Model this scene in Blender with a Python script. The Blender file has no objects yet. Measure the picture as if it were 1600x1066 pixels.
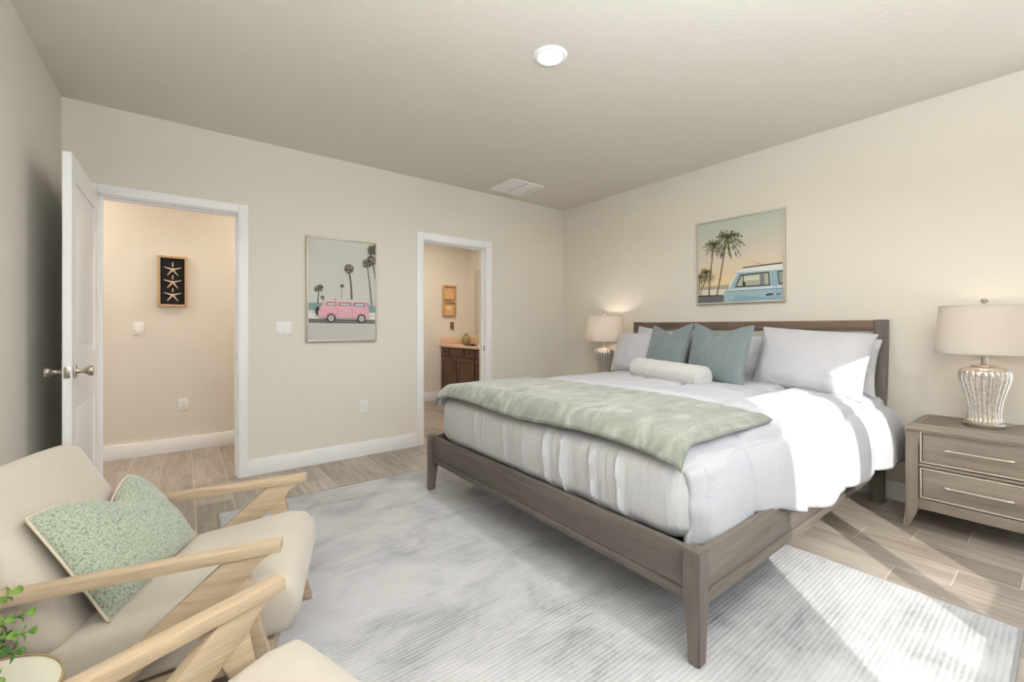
import bpy, bmesh, math, random
from mathutils import Vector, Matrix, noise
random.seed(7)
PI = math.pi
scene = bpy.context.scene
C = scene.collection

# ------------------------------------------------------------------ camera
FPX, HY, YAW, CAMZ = 670.63, 511.3, 0.65271, 1.2125
cd = bpy.data.cameras.new('camera')
cam = bpy.data.objects.new('camera', cd); C.objects.link(cam)
cd.sensor_fit = 'HORIZONTAL'; cd.sensor_width = 36.0
cd.lens = FPX / 1600 * 36.0
cd.shift_y = -(533.0 - HY) / 1600
cd.clip_start = 0.02
cam.location = (0, 0, CAMZ)
cam.rotation_euler = (PI/2, 0, -YAW)
scene.camera = cam

# ------------------------------------------------------------------ world, sun, exposure
w = bpy.data.worlds.new('world'); scene.world = w; w.use_nodes = True
bg = w.node_tree.nodes['Background']
bg.inputs[1].default_value = 2.2
_nt = w.node_tree; _tc = _nt.nodes.new('ShaderNodeTexCoord'); _sp = _nt.nodes.new('ShaderNodeSeparateXYZ'); _mr = _nt.nodes.new('ShaderNodeMapRange'); _mx = _nt.nodes.new('ShaderNodeMix'); _mx.data_type = 'RGBA'
_mr.inputs[1].default_value = -0.05; _mr.inputs[2].default_value = 0.05
_nt.links.new(_tc.outputs['Generated'], _sp.inputs[0]); _nt.links.new(_sp.outputs[2], _mr.inputs[0]); _nt.links.new(_mr.outputs[0], _mx.inputs[0])
_mx.inputs[6].default_value = (0.9, 0.95, 1.0, 1)      # added brighter glow below the horizon, lifts the ceiling as unseen paving would
_mx.inputs[7].default_value = (0.74, 0.87, 1.05, 1)     # sky above it
_nt.links.new(_mx.outputs[2], bg.inputs[0])
sd = bpy.data.lights.new('sun', 'SUN'); sun = bpy.data.objects.new('sun', sd); C.objects.link(sun)
sd.energy = 4.6; sd.angle = math.radians(0.4); sd.color = (1.0, 0.965, 0.9)
SUN_DIR = Vector((0.69, 0.7225, -0.448)).normalized()
sun.rotation_euler = SUN_DIR.to_track_quat('-Z', 'Y').to_euler()
sun.location = (-6, -8, 6)
scene.view_settings.view_transform = 'Standard'
scene.view_settings.look = 'None'
scene.view_settings.exposure = 0.21
scene.view_settings.gamma = 1.0
scene.view_settings.use_curve_mapping = False
CAN_POWER = 19.0
FILL_POWER = 175.0  # power of the added lamp that bounces fill off the ceiling

# ------------------------------------------------------------------ dimensions of the room
XL, XR, YB, YF, H = -0.645, 3.964, 4.07, -1.0, 2.74
WT = 0.12

# ------------------------------------------------------------------ material helpers
def s2l(c):
    return tuple(((v/255)/12.92 if v/255 <= 0.04045 else ((v/255+0.055)/1.055)**2.4) for v in c)
def rgba(c): return (*s2l(c), 1.0)
def newmat(name):
    m = bpy.data.materials.new(name); m.use_nodes = True
    nt = m.node_tree; b = nt.nodes['Principled BSDF']
    return m, nt, b
def N(nt, t, **kw):
    n = nt.nodes.new(t)
    for k, v in kw.items(): setattr(n, k, v)
    return n
def mapping(nt, scale=(1,1,1), rot=(0,0,0), coord='Object'):
    tc = N(nt, 'ShaderNodeTexCoord'); mp = N(nt, 'ShaderNodeMapping')
    mp.inputs['Scale'].default_value = scale; mp.inputs['Rotation'].default_value = rot
    nt.links.new(tc.outputs[coord], mp.inputs[0]); return mp.outputs[0]
def noise_tex(nt, vec, scale, detail=4, rough=0.55, dist=0.0):
    n = N(nt, 'ShaderNodeTexNoise'); n.inputs['Scale'].default_value = scale
    n.inputs['Detail'].default_value = detail; n.inputs['Roughness'].default_value = rough
    n.inputs['Distortion'].default_value = dist
    nt.links.new(vec, n.inputs['Vector']); return n.outputs[0]
def ramp(nt, fac, stops):
    r = N(nt, 'ShaderNodeValToRGB'); e = r.color_ramp.elements
    e[0].position, e[0].color = stops[0][0], rgba(stops[0][1])
    e[1].position, e[1].color = stops[-1][0], rgba(stops[-1][1])
    for p, c in stops[1:-1]:
        q = e.new(p); q.color = rgba(c)
    nt.links.new(fac, r.inputs[0]); return r.outputs[0]
def bump(nt, b, h, strength=0.2, dist=0.01, nrm=None):
    n = N(nt, 'ShaderNodeBump'); n.inputs['Strength'].default_value = strength; n.inputs['Distance'].default_value = dist
    nt.links.new(h, n.inputs['Height'])
    if nrm: nt.links.new(nrm, n.inputs['Normal'])
    nt.links.new(n.outputs[0], b.inputs['Normal']); return n.outputs[0]
def math_n(nt, op, a, b_=None, c=None):
    n = N(nt, 'ShaderNodeMath', operation=op)
    for i, v in enumerate((a, b_, c)):
        if v is None: continue
        if isinstance(v, (int, float)): n.inputs[i].default_value = v
        else: nt.links.new(v, n.inputs[i])
    return n.outputs[0]

def plain(name, col, rough=0.6, metal=0.0, spec=None, sheen=0.0, bump_s=0, bump_scale=200, bump_d=0.002):
    m, nt, b = newmat(name)
    b.inputs['Base Color'].default_value = rgba(col); b.inputs['Roughness'].default_value = rough
    b.inputs['Metallic'].default_value = metal
    if spec is not None: b.inputs['Specular IOR Level'].default_value = spec
    if sheen: b.inputs['Sheen Weight'].default_value = sheen
    if bump_s:
        v = mapping(nt); bump(nt, b, noise_tex(nt, v, bump_scale, 3), bump_s, bump_d)
    return m
def paint(name, col, tex=0.25, scale=55, rough=0.75):
    m, nt, b = newmat(name); v = mapping(nt)
    b.inputs['Base Color'].default_value = rgba(col); b.inputs['Roughness'].default_value = rough
    b.inputs['Specular IOR Level'].default_value = 0.25
    bump(nt, b, noise_tex(nt, v, scale, 5, 0.6), tex, 0.004); return m
def wood(name, c1, c2, c3=None, axis='x', grain=1.0, rough=0.5, bs=0.15):
    m, nt, b = newmat(name)
    sc = {'x': (1.2, 22, 22), 'y': (22, 1.2, 22), 'z': (22, 22, 1.2)}[axis]
    v = mapping(nt, tuple(s*grain for s in sc))
    n1 = noise_tex(nt, v, 1.6, 6, 0.62, 0.6)
    n2 = noise_tex(nt, v, 7.0, 3, 0.6)
    f = math_n(nt, 'ADD', math_n(nt, 'MULTIPLY', n1, 0.72), math_n(nt, 'MULTIPLY', n2, 0.28))
    st = [(0.30, c1), (0.70, c2)] if c3 is None else [(0.28, c1), (0.5, c3), (0.72, c2)]
    nt.links.new(ramp(nt, f, st), b.inputs['Base Color'])
    b.inputs['Roughness'].default_value = rough; b.inputs['Specular IOR Level'].default_value = 0.35
    bump(nt, b, n2, bs, 0.002); return m
def fabric(name, c1, c2, scale=6, weave=600, rough=0.9, sheen=0.3, bs=0.25, bd=0.0015):
    m, nt, b = newmat(name); v = mapping(nt)
    nt.links.new(ramp(nt, noise_tex(nt, v, scale, 4), [(0.3, c1), (0.7, c2)]), b.inputs['Base Color'])
    b.inputs['Roughness'].default_value = rough; b.inputs['Sheen Weight'].default_value = sheen
    b.inputs['Specular IOR Level'].default_value = 0.15
    bump(nt, b, noise_tex(nt, v, weave, 2), bs, bd); return m
def glow(name, col, strength):
    m, nt, b = newmat(name)
    b.inputs['Base Color'].default_value = rgba(col)
    b.inputs['Emission Color'].default_value = rgba(col); b.inputs['Emission Strength'].default_value = strength
    return m

M = {}
M['wall'] = paint('wall_paint', (229, 223, 213))
M['ceil'] = paint('ceiling_paint', (229, 224, 214), 0.45, 38)
M['white'] = plain('white_semigloss', (251, 251, 253), 0.4)
M['plate'] = plain('white_plastic', (240, 240, 238), 0.35)
M['plate_dark'] = plain('slot_dark', (60, 58, 55), 0.6)
M['nickel'] = plain('brushed_nickel', (188, 180, 168), 0.28, 1.0)
M['nickel_lt'] = plain('satin_nickel', (214, 208, 198), 0.35, 1.0)
M['bedwood_x'] = wood('grey_wood_x', (92, 84, 78), (126, 117, 109), axis='x')  # side rails: window light put into the colour as a paler tone
M['bedwood_y'] = wood('grey_wood_y', (76, 70, 66), (108, 100, 95), axis='y')
M['bedwood_z'] = wood('grey_wood_z', (84, 77, 73), (116, 107, 101), axis='z')
M['headwood_y'] = wood('head_wood_y', (92, 74, 63), (128, 106, 90), axis='y')
M['ns_y'] = wood('nightstand_wood_y', (118, 107, 98), (154, 142, 130), axis='y', grain=0.8)
M['ns_z'] = wood('nightstand_wood_z', (116, 105, 96), (148, 137, 125), axis='z', grain=0.8)
M['ns_top'] = wood('nightstand_top', (104, 94, 86), (136, 124, 113), axis='y')
M['ns_edge'] = plain('drawer_bead', (196, 182, 168), 0.45)
M['gap'] = plain('shadow_gap_brown', (58, 50, 46), 0.8)
M['chairwood'] = wood('ash_wood', (160, 140, 117), (194, 175, 153), (178, 158, 134), axis='x', grain=1.3)
M['chairfab'] = fabric('cream_upholstery', (185, 176, 164), (193, 184, 173), 3, 900, bs=0.3)
M['vanwood'] = wood('vanity_wood', (92, 66, 52), (112, 84, 68), axis='z')
M['vancounter'] = plain('counter_stone', (226, 196, 168), 0.3, bump_s=0.0)
M['bronze'] = plain('dark_bronze', (58, 48, 42), 0.35, 0.8)
M['lightwood'] = wood('light_wood', (188, 146, 100), (214, 172, 124), axis='z')
M['headpanel'] = plain('grey_panel', (186, 188, 182), 0.5)
M['silverframe'] = plain('champagne_frame', (196, 190, 176), 0.4, 0.3)

# white bedding
def bedding(name, c1, c2, wr=0.5, scale=5.0, stretch=(1,1,1)):
    m, nt, b = newmat(name); v = mapping(nt, stretch)
    b.inputs['Base Color'].default_value = rgba(c1)
    b.inputs['Roughness'].default_value = 0.85; b.inputs['Specular IOR Level'].default_value = 0.2
    b.inputs['Sheen Weight'].default_value = 0.15
    n1 = noise_tex(nt, v, scale, 5, 0.55, 1.4)
    bump(nt, b, n1, wr, 0.03); return m
M['duvet'] = bedding('white_duvet', (190, 191, 198), None, 0.35, 5)
M['pillow_white'] = bedding('white_pillow', (197, 197, 203), None, 0.6, 7)
M['bolster'] = bedding('bolster_white', (203, 202, 201), None, 0.3, 9, (1, 0.5, 1))
M['mattress'] = bedding('mattress_white', (196, 196, 200), None, 0.4, 3.0, (1, 6, 0.8))

def throw_mat():
    m, nt, b = newmat('sage_plush'); v = mapping(nt, (1.0, 2.2, 1.0))
    n1 = noise_tex(nt, v, 5.0, 6, 0.62, 1.2)
    nt.links.new(ramp(nt, n1, [(0.28, (106, 110, 101)), (0.52, (132, 136, 127)), (0.72, (168, 171, 162))]), b.inputs['Base Color'])
    b.inputs['Roughness'].default_value = 0.75; b.inputs['Sheen Weight'].default_value = 0.6
    b.inputs['Sheen Roughness'].default_value = 0.4
    bump(nt, b, n1, 0.35, 0.02); return m
M['throw'] = throw_mat()
def teal_mat():
    m, nt, b = newmat('teal_ribbed'); tc = N(nt, 'ShaderNodeTexCoord')
    b.inputs['Roughness'].default_value = 0.85; b.inputs['Sheen Weight'].default_value = 0.25
    wv = N(nt, 'ShaderNodeTexWave'); wv.bands_direction = 'Y'; wv.inputs['Scale'].default_value = 18
    wv.inputs['Distortion'].default_value = 1.0; wv.inputs['Detail Scale'].default_value = 1.0
    nt.links.new(tc.outputs['Object'], wv.inputs['Vector'])
    nt.links.new(ramp(nt, wv.outputs['Fac'], [(0.0, (110, 121, 125)), (1.0, (124, 136, 139))]), b.inputs['Base Color'])
    bump(nt, b, wv.outputs['Fac'], 0.5, 0.004); return m
M['teal'] = teal_mat()
def boucle():
    m, nt, b = newmat('sage_boucle'); v = mapping(nt)
    vo = N(nt, 'ShaderNodeTexVoronoi'); vo.inputs['Scale'].default_value = 170; vo.inputs['Randomness'].default_value = 1
    n0 = noise_tex(nt, v, 120, 3, 0.6, 1.0)
    mx = N(nt, 'ShaderNodeVectorMath', operation='ADD'); nt.links.new(v, mx.inputs[0])
    nt.links.new(mx.outputs[0], vo.inputs['Vector'])
    f = math_n(nt, 'ADD', math_n(nt, 'MULTIPLY', vo.outputs['Distance'], 0.7), math_n(nt, 'MULTIPLY', n0, 0.5))
    nt.links.new(ramp(nt, f, [(0.25, (186, 190, 170)), (0.65, (150, 160, 142)), (0.9, (110, 124, 110))]), b.inputs['Base Color'])
    b.inputs['Roughness'].default_value = 0.95; b.inputs['Sheen Weight'].default_value = 0.3
    inv = math_n(nt, 'SUBTRACT', 1.0, f)
    bump(nt, b, inv, 0.7, 0.006); return m
M['boucle'] = boucle()

def floor_mat():
    m, nt, b = newmat('plank_tile'); tc = N(nt, 'ShaderNodeTexCoord')
    sp = N(nt, 'ShaderNodeSeparateXYZ'); nt.links.new(tc.outputs['Object'], sp.inputs[0])
    W, Lg = 0.2152, 0.62
    u = math_n(nt, 'DIVIDE', math_n(nt, 'SUBTRACT', sp.outputs[0], 2.858), W)
    i = math_n(nt, 'FLOOR', u); fu = math_n(nt, 'SUBTRACT', u, i)
    off = math_n(nt, 'ADD', math_n(nt, 'MULTIPLY', i, 0.417), 0.349)
    t = math_n(nt, 'DIVIDE', math_n(nt, 'SUBTRACT', sp.outputs[1], off), Lg)
    j = math_n(nt, 'FLOOR', t); ft = math_n(nt, 'SUBTRACT', t, j)
    du = math_n(nt, 'MULTIPLY', math_n(nt, 'MINIMUM', fu, math_n(nt, 'SUBTRACT', 1.0, fu)), W)
    dt = math_n(nt, 'MULTIPLY', math_n(nt, 'MINIMUM', ft, math_n(nt, 'SUBTRACT', 1.0, ft)), Lg)
    d = math_n(nt, 'MINIMUM', du, dt)
    grout = math_n(nt, 'LESS_THAN', d, 0.0022)
    cid = N(nt, 'ShaderNodeCombineXYZ'); nt.links.new(i, cid.inputs[0]); nt.links.new(j, cid.inputs[1])
    wn = N(nt, 'ShaderNodeTexWhiteNoise', noise_dimensions='3D'); nt.links.new(cid.outputs[0], wn.inputs['Vector'])
    # grain runs along y, shifted from plank to plank
    sc = N(nt, 'ShaderNodeVectorMath', operation='SCALE'); sc.inputs['Scale'].default_value = 13.0
    nt.links.new(wn.outputs['Color'], sc.inputs[0])
    ad = N(nt, 'ShaderNodeVectorMath', operation='ADD')
    mp = N(nt, 'ShaderNodeMapping'); mp.inputs['Scale'].default_value = (16, 1.5, 1)
    nt.links.new(tc.outputs['Object'], mp.inputs[0]); nt.links.new(mp.outputs[0], ad.inputs[0]); nt.links.new(sc.outputs[0], ad.inputs[1])
    n1 = noise_tex(nt, ad.outputs[0], 1.3, 6, 0.62, 0.7)
    f = math_n(nt, 'ADD', math_n(nt, 'MULTIPLY', n1, 0.8), math_n(nt, 'MULTIPLY', wn.outputs['Value'], 0.2))
    col = ramp(nt, f, [(0.3, (138, 127, 117)), (0.5, (162, 151, 140)), (0.72, (188, 179, 168))])
    mix = N(nt, 'ShaderNodeMix', data_type='RGBA')
    nt.links.new(grout, mix.inputs[0]); nt.links.new(col, mix.inputs[6]); mix.inputs[7].default_value = rgba((206, 198, 186))
    nt.links.new(mix.outputs[2], b.inputs['Base Color'])
    b.inputs['Roughness'].default_value = 0.42; b.inputs['Specular IOR Level'].default_value = 0.4
    bump(nt, b, math_n(nt, 'SUBTRACT', 1.0, grout), 0.3, 0.002)
    return m
M['floor'] = floor_mat()

def rug_mat():
    m, nt, b = newmat('grey_rug'); tc = N(nt, 'ShaderNodeTexCoord')
    # ribs run along x
    wv = N(nt, 'ShaderNodeTexWave'); wv.bands_direction = 'Y'; wv.inputs['Scale'].default_value = 18
    wv.inputs['Distortion'].default_value = 1.0; wv.inputs['Detail'].default_value = 3; wv.inputs['Detail Scale'].default_value = 2.0
    nt.links.new(tc.outputs['Object'], wv.inputs['Vector'])
    def mp(s):
        q = N(nt, 'ShaderNodeMapping'); q.inputs['Scale'].default_value = s
        nt.links.new(tc.outputs['Object'], q.inputs[0]); return q.outputs[0]
    cloud = noise_tex(nt, mp((1.0, 1.5, 1)), 2.3, 6, 0.68, 0.5)
    streak = noise_tex(nt, mp((1.6, 55, 1)), 1.2, 4, 0.65)
    pile = noise_tex(nt, mp((90, 240, 1)), 1.0, 3, 0.6)
    f = math_n(nt, 'ADD', math_n(nt, 'MULTIPLY', cloud, 0.74), math_n(nt, 'MULTIPLY', streak, 0.26))
    f = math_n(nt, 'ADD', f, math_n(nt, 'MULTIPLY', math_n(nt, 'SUBTRACT', wv.outputs['Fac'], 0.5), 0.085))
    f = math_n(nt, 'ADD', f, math_n(nt, 'MULTIPLY', math_n(nt, 'SUBTRACT', pile, 0.5), 0.10))
    nt.links.new(ramp(nt, f, [(0.34, (132, 132, 136)), (0.45, (170, 170, 173)), (0.58, (190, 190, 192))]), b.inputs['Base Color'])
    b.inputs['Roughness'].default_value = 0.8; b.inputs['Sheen Weight'].default_value = 0.3; b.inputs['Specular IOR Level'].default_value = 0.2
    h = math_n(nt, 'ADD', math_n(nt, 'MULTIPLY', wv.outputs['Fac'], 0.7), math_n(nt, 'MULTIPLY', pile, 0.5))
    bump(nt, b, h, 0.35, 0.004); return m
M['rug'] = rug_mat()
M['rug_edge'] = plain('rug_binding', (150, 148, 148), 0.9)

def shade_mat(name, col):
    m = bpy.data.materials.new(name); m.use_nodes = True; nt = m.node_tree
    b = nt.nodes['Principled BSDF']; out = nt.nodes['Material Output']
    b.inputs['Base Color'].default_value = rgba(col); b.inputs['Roughness'].default_value = 0.9
    tr = N(nt, 'ShaderNodeBsdfTranslucent'); tr.inputs[0].default_value = rgba((255, 244, 230))
    mx = N(nt, 'ShaderNodeMixShader'); mx.inputs[0].default_value = 0.30
    nt.links.new(b.outputs[0], mx.inputs[1]); nt.links.new(tr.outputs[0], mx.inputs[2]); nt.links.new(mx.outputs[0], out.inputs[0])
    v = mapping(nt, (1, 1, 1)); bump(nt, b, noise_tex(nt, v, 500, 2), 0.2, 0.001)
    return m
M['shade'] = shade_mat('linen_shade', (214, 209, 204))
def mercury():
    m, nt, b = newmat('mercury_glass'); v = mapping(nt)
    n = noise_tex(nt, v, 60, 5, 0.7)
    nt.links.new(ramp(nt, n, [(0.3, (176, 164, 150)), (0.6, (226, 220, 212)), (0.8, (244, 240, 234))]), b.inputs['Base Color'])
    b.inputs['Metallic'].default_value = 0.75; b.inputs['Roughness'].default_value = 0.22
    b.inputs['Coat Weight'].default_value = 0.6
    bump(nt, b, n, 0.15, 0.002); return m
M['mercury'] = mercury()
def glass_mat():
    m = bpy.data.materials.new('window_glass'); m.use_nodes = True; nt = m.node_tree
    out = nt.nodes['Material Output']; nt.nodes.remove(nt.nodes['Principled BSDF'])
    t = N(nt, 'ShaderNodeBsdfTransparent'); g = N(nt, 'ShaderNodeBsdfGlossy'); g.inputs['Roughness'].default_value = 0.02
    mx = N(nt, 'ShaderNodeMixShader'); mx.inputs[0].default_value = 0.05
    nt.links.new(t.outputs[0], mx.inputs[1]); nt.links.new(g.outputs[0], mx.inputs[2]); nt.links.new(mx.outputs[0], out.inputs[0]); return m
M['glass'] = glass_mat()
M['mirror'] = plain('mirror', (225, 225, 222), 0.02, 1.0)
M['leaf'] = fabric('leaf_green', (48, 86, 40), (98, 134, 66), 30, 100, rough=0.55, sheen=0.0, bs=0.05)
M['leaf_lt'] = fabric('leaf_light', (92, 130, 58), (136, 164, 88), 30, 100, rough=0.55, sheen=0.0, bs=0.05)
M['leaf_dk'] = fabric('leaf_dark', (36, 62, 38), (62, 96, 52), 30, 100, rough=0.55, sheen=0.0, bs=0.05)
M['stem'] = plain('stem_green', (84, 104, 62), 0.7)
M['pot'] = plain('white_pot', (226, 222, 214), 0.5, bump_s=0.2, bump_scale=40)
M['soil'] = plain('soil', (70, 56, 44), 0.95, bump_s=0.6, bump_scale=90, bump_d=0.01)
M['tabletop'] = plain('cream_top', (204, 199, 182), 0.35)
M['tablerim'] = plain('gold_rim', (168, 144, 108), 0.35, 0.5)
M['starfish'] = plain('starfish_bone', (222, 200, 174), 0.8, bump_s=0.4, bump_scale=300)
M['black'] = plain('black_felt', (22, 22, 26), 0.9)
M['oakframe'] = wood('oak_frame', (182, 146, 112), (212, 178, 142), axis='z')
M['vaseglaze'] = plain('olive_vase', (150, 134, 92), 0.4)
M['welt'] = plain('welt_cream', (204, 190, 172), 0.9)

# ------------------------------------------------------------------ object helpers
def obj(name, bm, mats, parent=None, smooth=True, angle=40, kind=None):
    bm.normal_update()
    me = bpy.data.meshes.new(name); bm.to_mesh(me); bm.free()
    if not isinstance(mats, (list, tuple)): mats = [mats]
    for m in mats: me.materials.append(m)
    if smooth:
        me.polygons.foreach_set('use_smooth', [True]*len(me.polygons))
        try: me.set_sharp_from_angle(angle=math.radians(angle))
        except Exception: pass
    o = bpy.data.objects.new(name, me); C.objects.link(o)
    if parent: o.parent = parent
    if kind: o['kind'] = kind
    return o
def tag(o, label, cat, group=None):
    o['label'] = label; o['category'] = cat
    if group: o['group'] = group
    return o
def thing(name, label, cat, loc=(0,0,0), rz=0.0, group=None):
    o = bpy.data.objects.new(name, None); C.objects.link(o); o.empty_display_size = 0.1
    o.location = loc; o.rotation_euler = (0, 0, rz); return tag(o, label, cat, group)
def copy_tree(o, parent=None):
    c = o.copy(); C.objects.link(c)
    if parent: c.parent = parent
    for ch in list(o.children): copy_tree(ch, c)
    return c
def box(bm, lo, hi, bev=0.0, seg=2, mi=0):
    b2 = bmesh.new(); bmesh.ops.create_cube(b2, size=1.0)
    for v in b2.verts: v.co = Vector([lo[k] + (v.co[k]+0.5)*(hi[k]-lo[k]) for k in range(3)])
    if bev: bmesh.ops.bevel(b2, geom=list(b2.edges), offset=bev, segments=seg, profile=0.5, affect='EDGES')
    merge(bm, b2, mi)
def merge(bm, b2, mi=0):
    for f in b2.faces: f.material_index = mi
    me = bpy.data.meshes.new('tmp'); b2.to_mesh(me); b2.free(); bm.from_mesh(me); bpy.data.meshes.remove(me)
def B(*boxes, bev=0.0, seg=2):
    bm = bmesh.new()
    for lo, hi in boxes: box(bm, lo, hi, bev, seg)
    return bm
def prism(bm, poly, axis, a, b, bev=0.0, seg=2, mi=0):
    """extrude a 2D polygon: axis 'y' -> poly is (x,z), 'x' -> (y,z), 'z' -> (x,y)"""
    b2 = bmesh.new()
    def P(p, t):
        return {'y': (p[0], t, p[1]), 'x': (t, p[0], p[1]), 'z': (p[0], p[1], t)}[axis]
    va = [b2.verts.new(P(p, a)) for p in poly]; vb = [b2.verts.new(P(p, b)) for p in poly]
    n = len(poly)
    b2.faces.new(va); b2.faces.new(vb[::-1])
    for i in range(n): b2.faces.new((va[i], vb[i], vb[(i+1) % n], va[(i+1) % n]))
    bmesh.ops.recalc_face_normals(b2, faces=list(b2.faces))
    if bev: bmesh.ops.bevel(b2, geom=list(b2.edges), offset=bev, segments=seg, profile=0.5, affect='EDGES')
    merge(bm, b2, mi)
def lathe(bm, prof, cx=0, cy=0, n=48, flute=None, mi=0):
    """prof: list of (r,z); flute(k, ang) -> radius multiplier"""
    b2 = bmesh.new(); rings = []
    for k, (r, z) in enumerate(prof):
        if r < 1e-6: rings.append([b2.verts.new((cx, cy, z))]); continue
        rings.append([b2.verts.new((cx + r*(flute(k, 2*PI*i/n) if flute else 1)*math.cos(2*PI*i/n), cy + r*(flute(k, 2*PI*i/n) if flute else 1)*math.sin(2*PI*i/n), z)) for i in range(n)])
    for a, b in zip(rings, rings[1:]):
        for i in range(n):
            j = (i+1) % n
            if len(a) == 1 and len(b) == 1: continue
            if len(a) == 1: b2.faces.new((a[0], b[i], b[j]))
            elif len(b) == 1: b2.faces.new((a[i], a[j], b[0]))
            else: b2.faces.new((a[i], a[j], b[j], b[i]))
    bmesh.ops.recalc_face_normals(b2, faces=list(b2.faces))
    merge(bm, b2, mi)
def tube(bm, pts, r, n=8, mi=0, r2=None):
    b2 = bmesh.new(); pts = [Vector(p) for p in pts]; rings = []
    for k, p in enumerate(pts):
        d = (pts[min(k+1, len(pts)-1)] - pts[max(k-1, 0)]).normalized()
        s = d.cross(Vector((0, 0, 1)));
        if s.length < 1e-3: s = d.cross(Vector((1, 0, 0)))
        s.normalize(); t = d.cross(s)
        rr = r if r2 is None else r + (r2-r)*k/(len(pts)-1)
        rings.append([b2.verts.new(p + (s*math.cos(2*PI*i/n) + t*math.sin(2*PI*i/n))*rr) for i in range(n)])
    for a, b in zip(rings, rings[1:]):
        for i in range(n): b2.faces.new((a[i], a[(i+1) % n], b[(i+1) % n], b[i]))
    b2.faces.new(rings[0][::-1]); b2.faces.new(rings[-1])
    bmesh.ops.recalc_face_normals(b2, faces=list(b2.faces))
    merge(bm, b2, mi)
def grid(bm, nu, nv, f, closed_u=False):
    vs = [[bm.verts.new(f(i/(nu if closed_u else nu-1), j/(nv-1))) for j in range(nv)] for i in range(nu)]
    for i in range(nu if closed_u else nu-1):
        for j in range(nv-1):
            i2 = (i+1) % nu
            bm.faces.new((vs[i][j], vs[i2][j], vs[i2][j+1], vs[i][j+1]))
    return vs
def lerp(a, b, t): return a + (b-a)*t
def interp(tab, x):
    if x <= tab[0][0]: return tab[0][1:]
    for p, q in zip(tab, tab[1:]):
        if x <= q[0]:
            t = (x-p[0])/(q[0]-p[0]); return tuple(lerp(a, b, t) for a, b in zip(p[1:], q[1:]))
    return tab[-1][1:]
def nz(x, y, z, s=1.0): return noise.noise(Vector((x*s, y*s, z*s)))
def smooth01(t): t = max(0.0, min(1.0, t)); return t*t*(3-2*t)

# ================================================================== THE SETTING
DX1, DX2, DH = -0.475, 0.352, 2.135          # bedroom door opening
BX1, BX2, BH = 1.955, 2.74, 2.115            # bathroom door opening
HYB = 5.30                                   # hall far wall
BYB = 6.43                                   # bathroom far wall
obj('floor', B(((-2.0, YF-0.15, -0.1), (XR+0.15, BYB+0.15, 0.0))), M['floor'], kind='structure', smooth=False)
obj('ceiling', B(((-2.0, YF-0.15, H), (XR+0.15, BYB+0.15, H+0.1))), M['ceil'], kind='structure', smooth=False)
obj('wall_left', B(((XL-0.12, YF-0.15, 0), (XL, YB, H))), M['wall'], kind='structure', smooth=False)
obj('wall_back', B(((-2.0, YB, 0), (DX1, YB+WT, H)), ((DX1, YB, DH), (DX2, YB+WT, H)), ((DX2, YB, 0), (BX1, YB+WT, H)),
                   ((BX1, YB, BH), (BX2, YB+WT, H)), ((BX2, YB, 0), (XR, YB+WT, H))), M['wall'], kind='structure', smooth=False)
# right wall with an added opening near the camera, out of frame, for fill light
RW = (-0.94, 0.05, 0.06, 2.45)
obj('wall_right', B(((XR, RW[1], 0), (XR+0.15, BYB+0.15, H)), ((XR, YF-0.15, 0), (XR+0.15, RW[0], H)),
                    ((XR, RW[0], 0), (XR+0.15, RW[1], RW[2])), ((XR, RW[0], RW[3]), (XR+0.15, RW[1], H))), M['wall'], kind='structure', smooth=False)
# front wall (behind the camera) with the twin sunny window
WA = (0.40, 1.31); WB = (1.356, 1.861); SILL, HEAD = 0.756, 2.235
obj('wall_front', B(((XL, YF-0.15, 0), (WA[0], YF, H)), ((WB[1], YF-0.15, 0), (XR, YF, H)),
                    ((WA[0], YF-0.15, 0), (WB[1], YF, SILL)), ((WA[0], YF-0.15, HEAD), (WB[1], YF, H)),
                    ((WA[1], YF-0.15, SILL), (WB[0], YF, HEAD))), M['wall'], kind='structure', smooth=False)
def window(name, x0, x1, z0, z1, ax, pos):
    r = bpy.data.objects.new(name, None); C.objects.link(r); r['kind'] = 'structure'
    def q(a, b, c, d, e, f):
        return ((a, c, e), (b, d, f)) if ax == 'y' else ((c, a, e), (d, b, f))
    t = 0.012
    obj('window_frame', B(q(x0, x0+t, pos-0.02, pos+0.02, z0, z1), q(x1-t, x1, pos-0.02, pos+0.02, z0, z1),
                          q(x0, x1, pos-0.02, pos+0.02, z0, z0+t), q(x0, x1, pos-0.02, pos+0.02, z1-t, z1)), M['white'], r)
    obj('pane', B(q(x0+t, x1-t, pos-0.003, pos+0.003, z0+t, z1-t)), M['glass'], r, smooth=False)
window('window_1', WA[0], WA[1], SILL, HEAD, 'y', YF-0.10)
window('window_2', WB[0], WB[1], SILL, HEAD, 'y', YF-0.10)
window('added_fill_window', RW[0], RW[1], RW[2], RW[3], 'x', XR+0.08)  # added window, never in view, lets in fill from the right
# hall and bathroom shells
obj('wall_hall_back', B(((-2.0, HYB, 0), (1.72, HYB+0.1, H))), M['wall'], kind='structure', smooth=False)
obj('wall_hall_left', B(((-2.0, YB+WT, 0), (-1.9, HYB, H))), M['wall'], kind='structure', smooth=False)
obj('wall_bath_left', B(((1.72, YB+WT, 0), (1.84, BYB, H))), M['wall'], kind='structure', smooth=False)
obj('wall_bath_back', B(((1.72, BYB, 0), (XR, BYB+0.1, H))), M['wall'], kind='structure', smooth=False)
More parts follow.
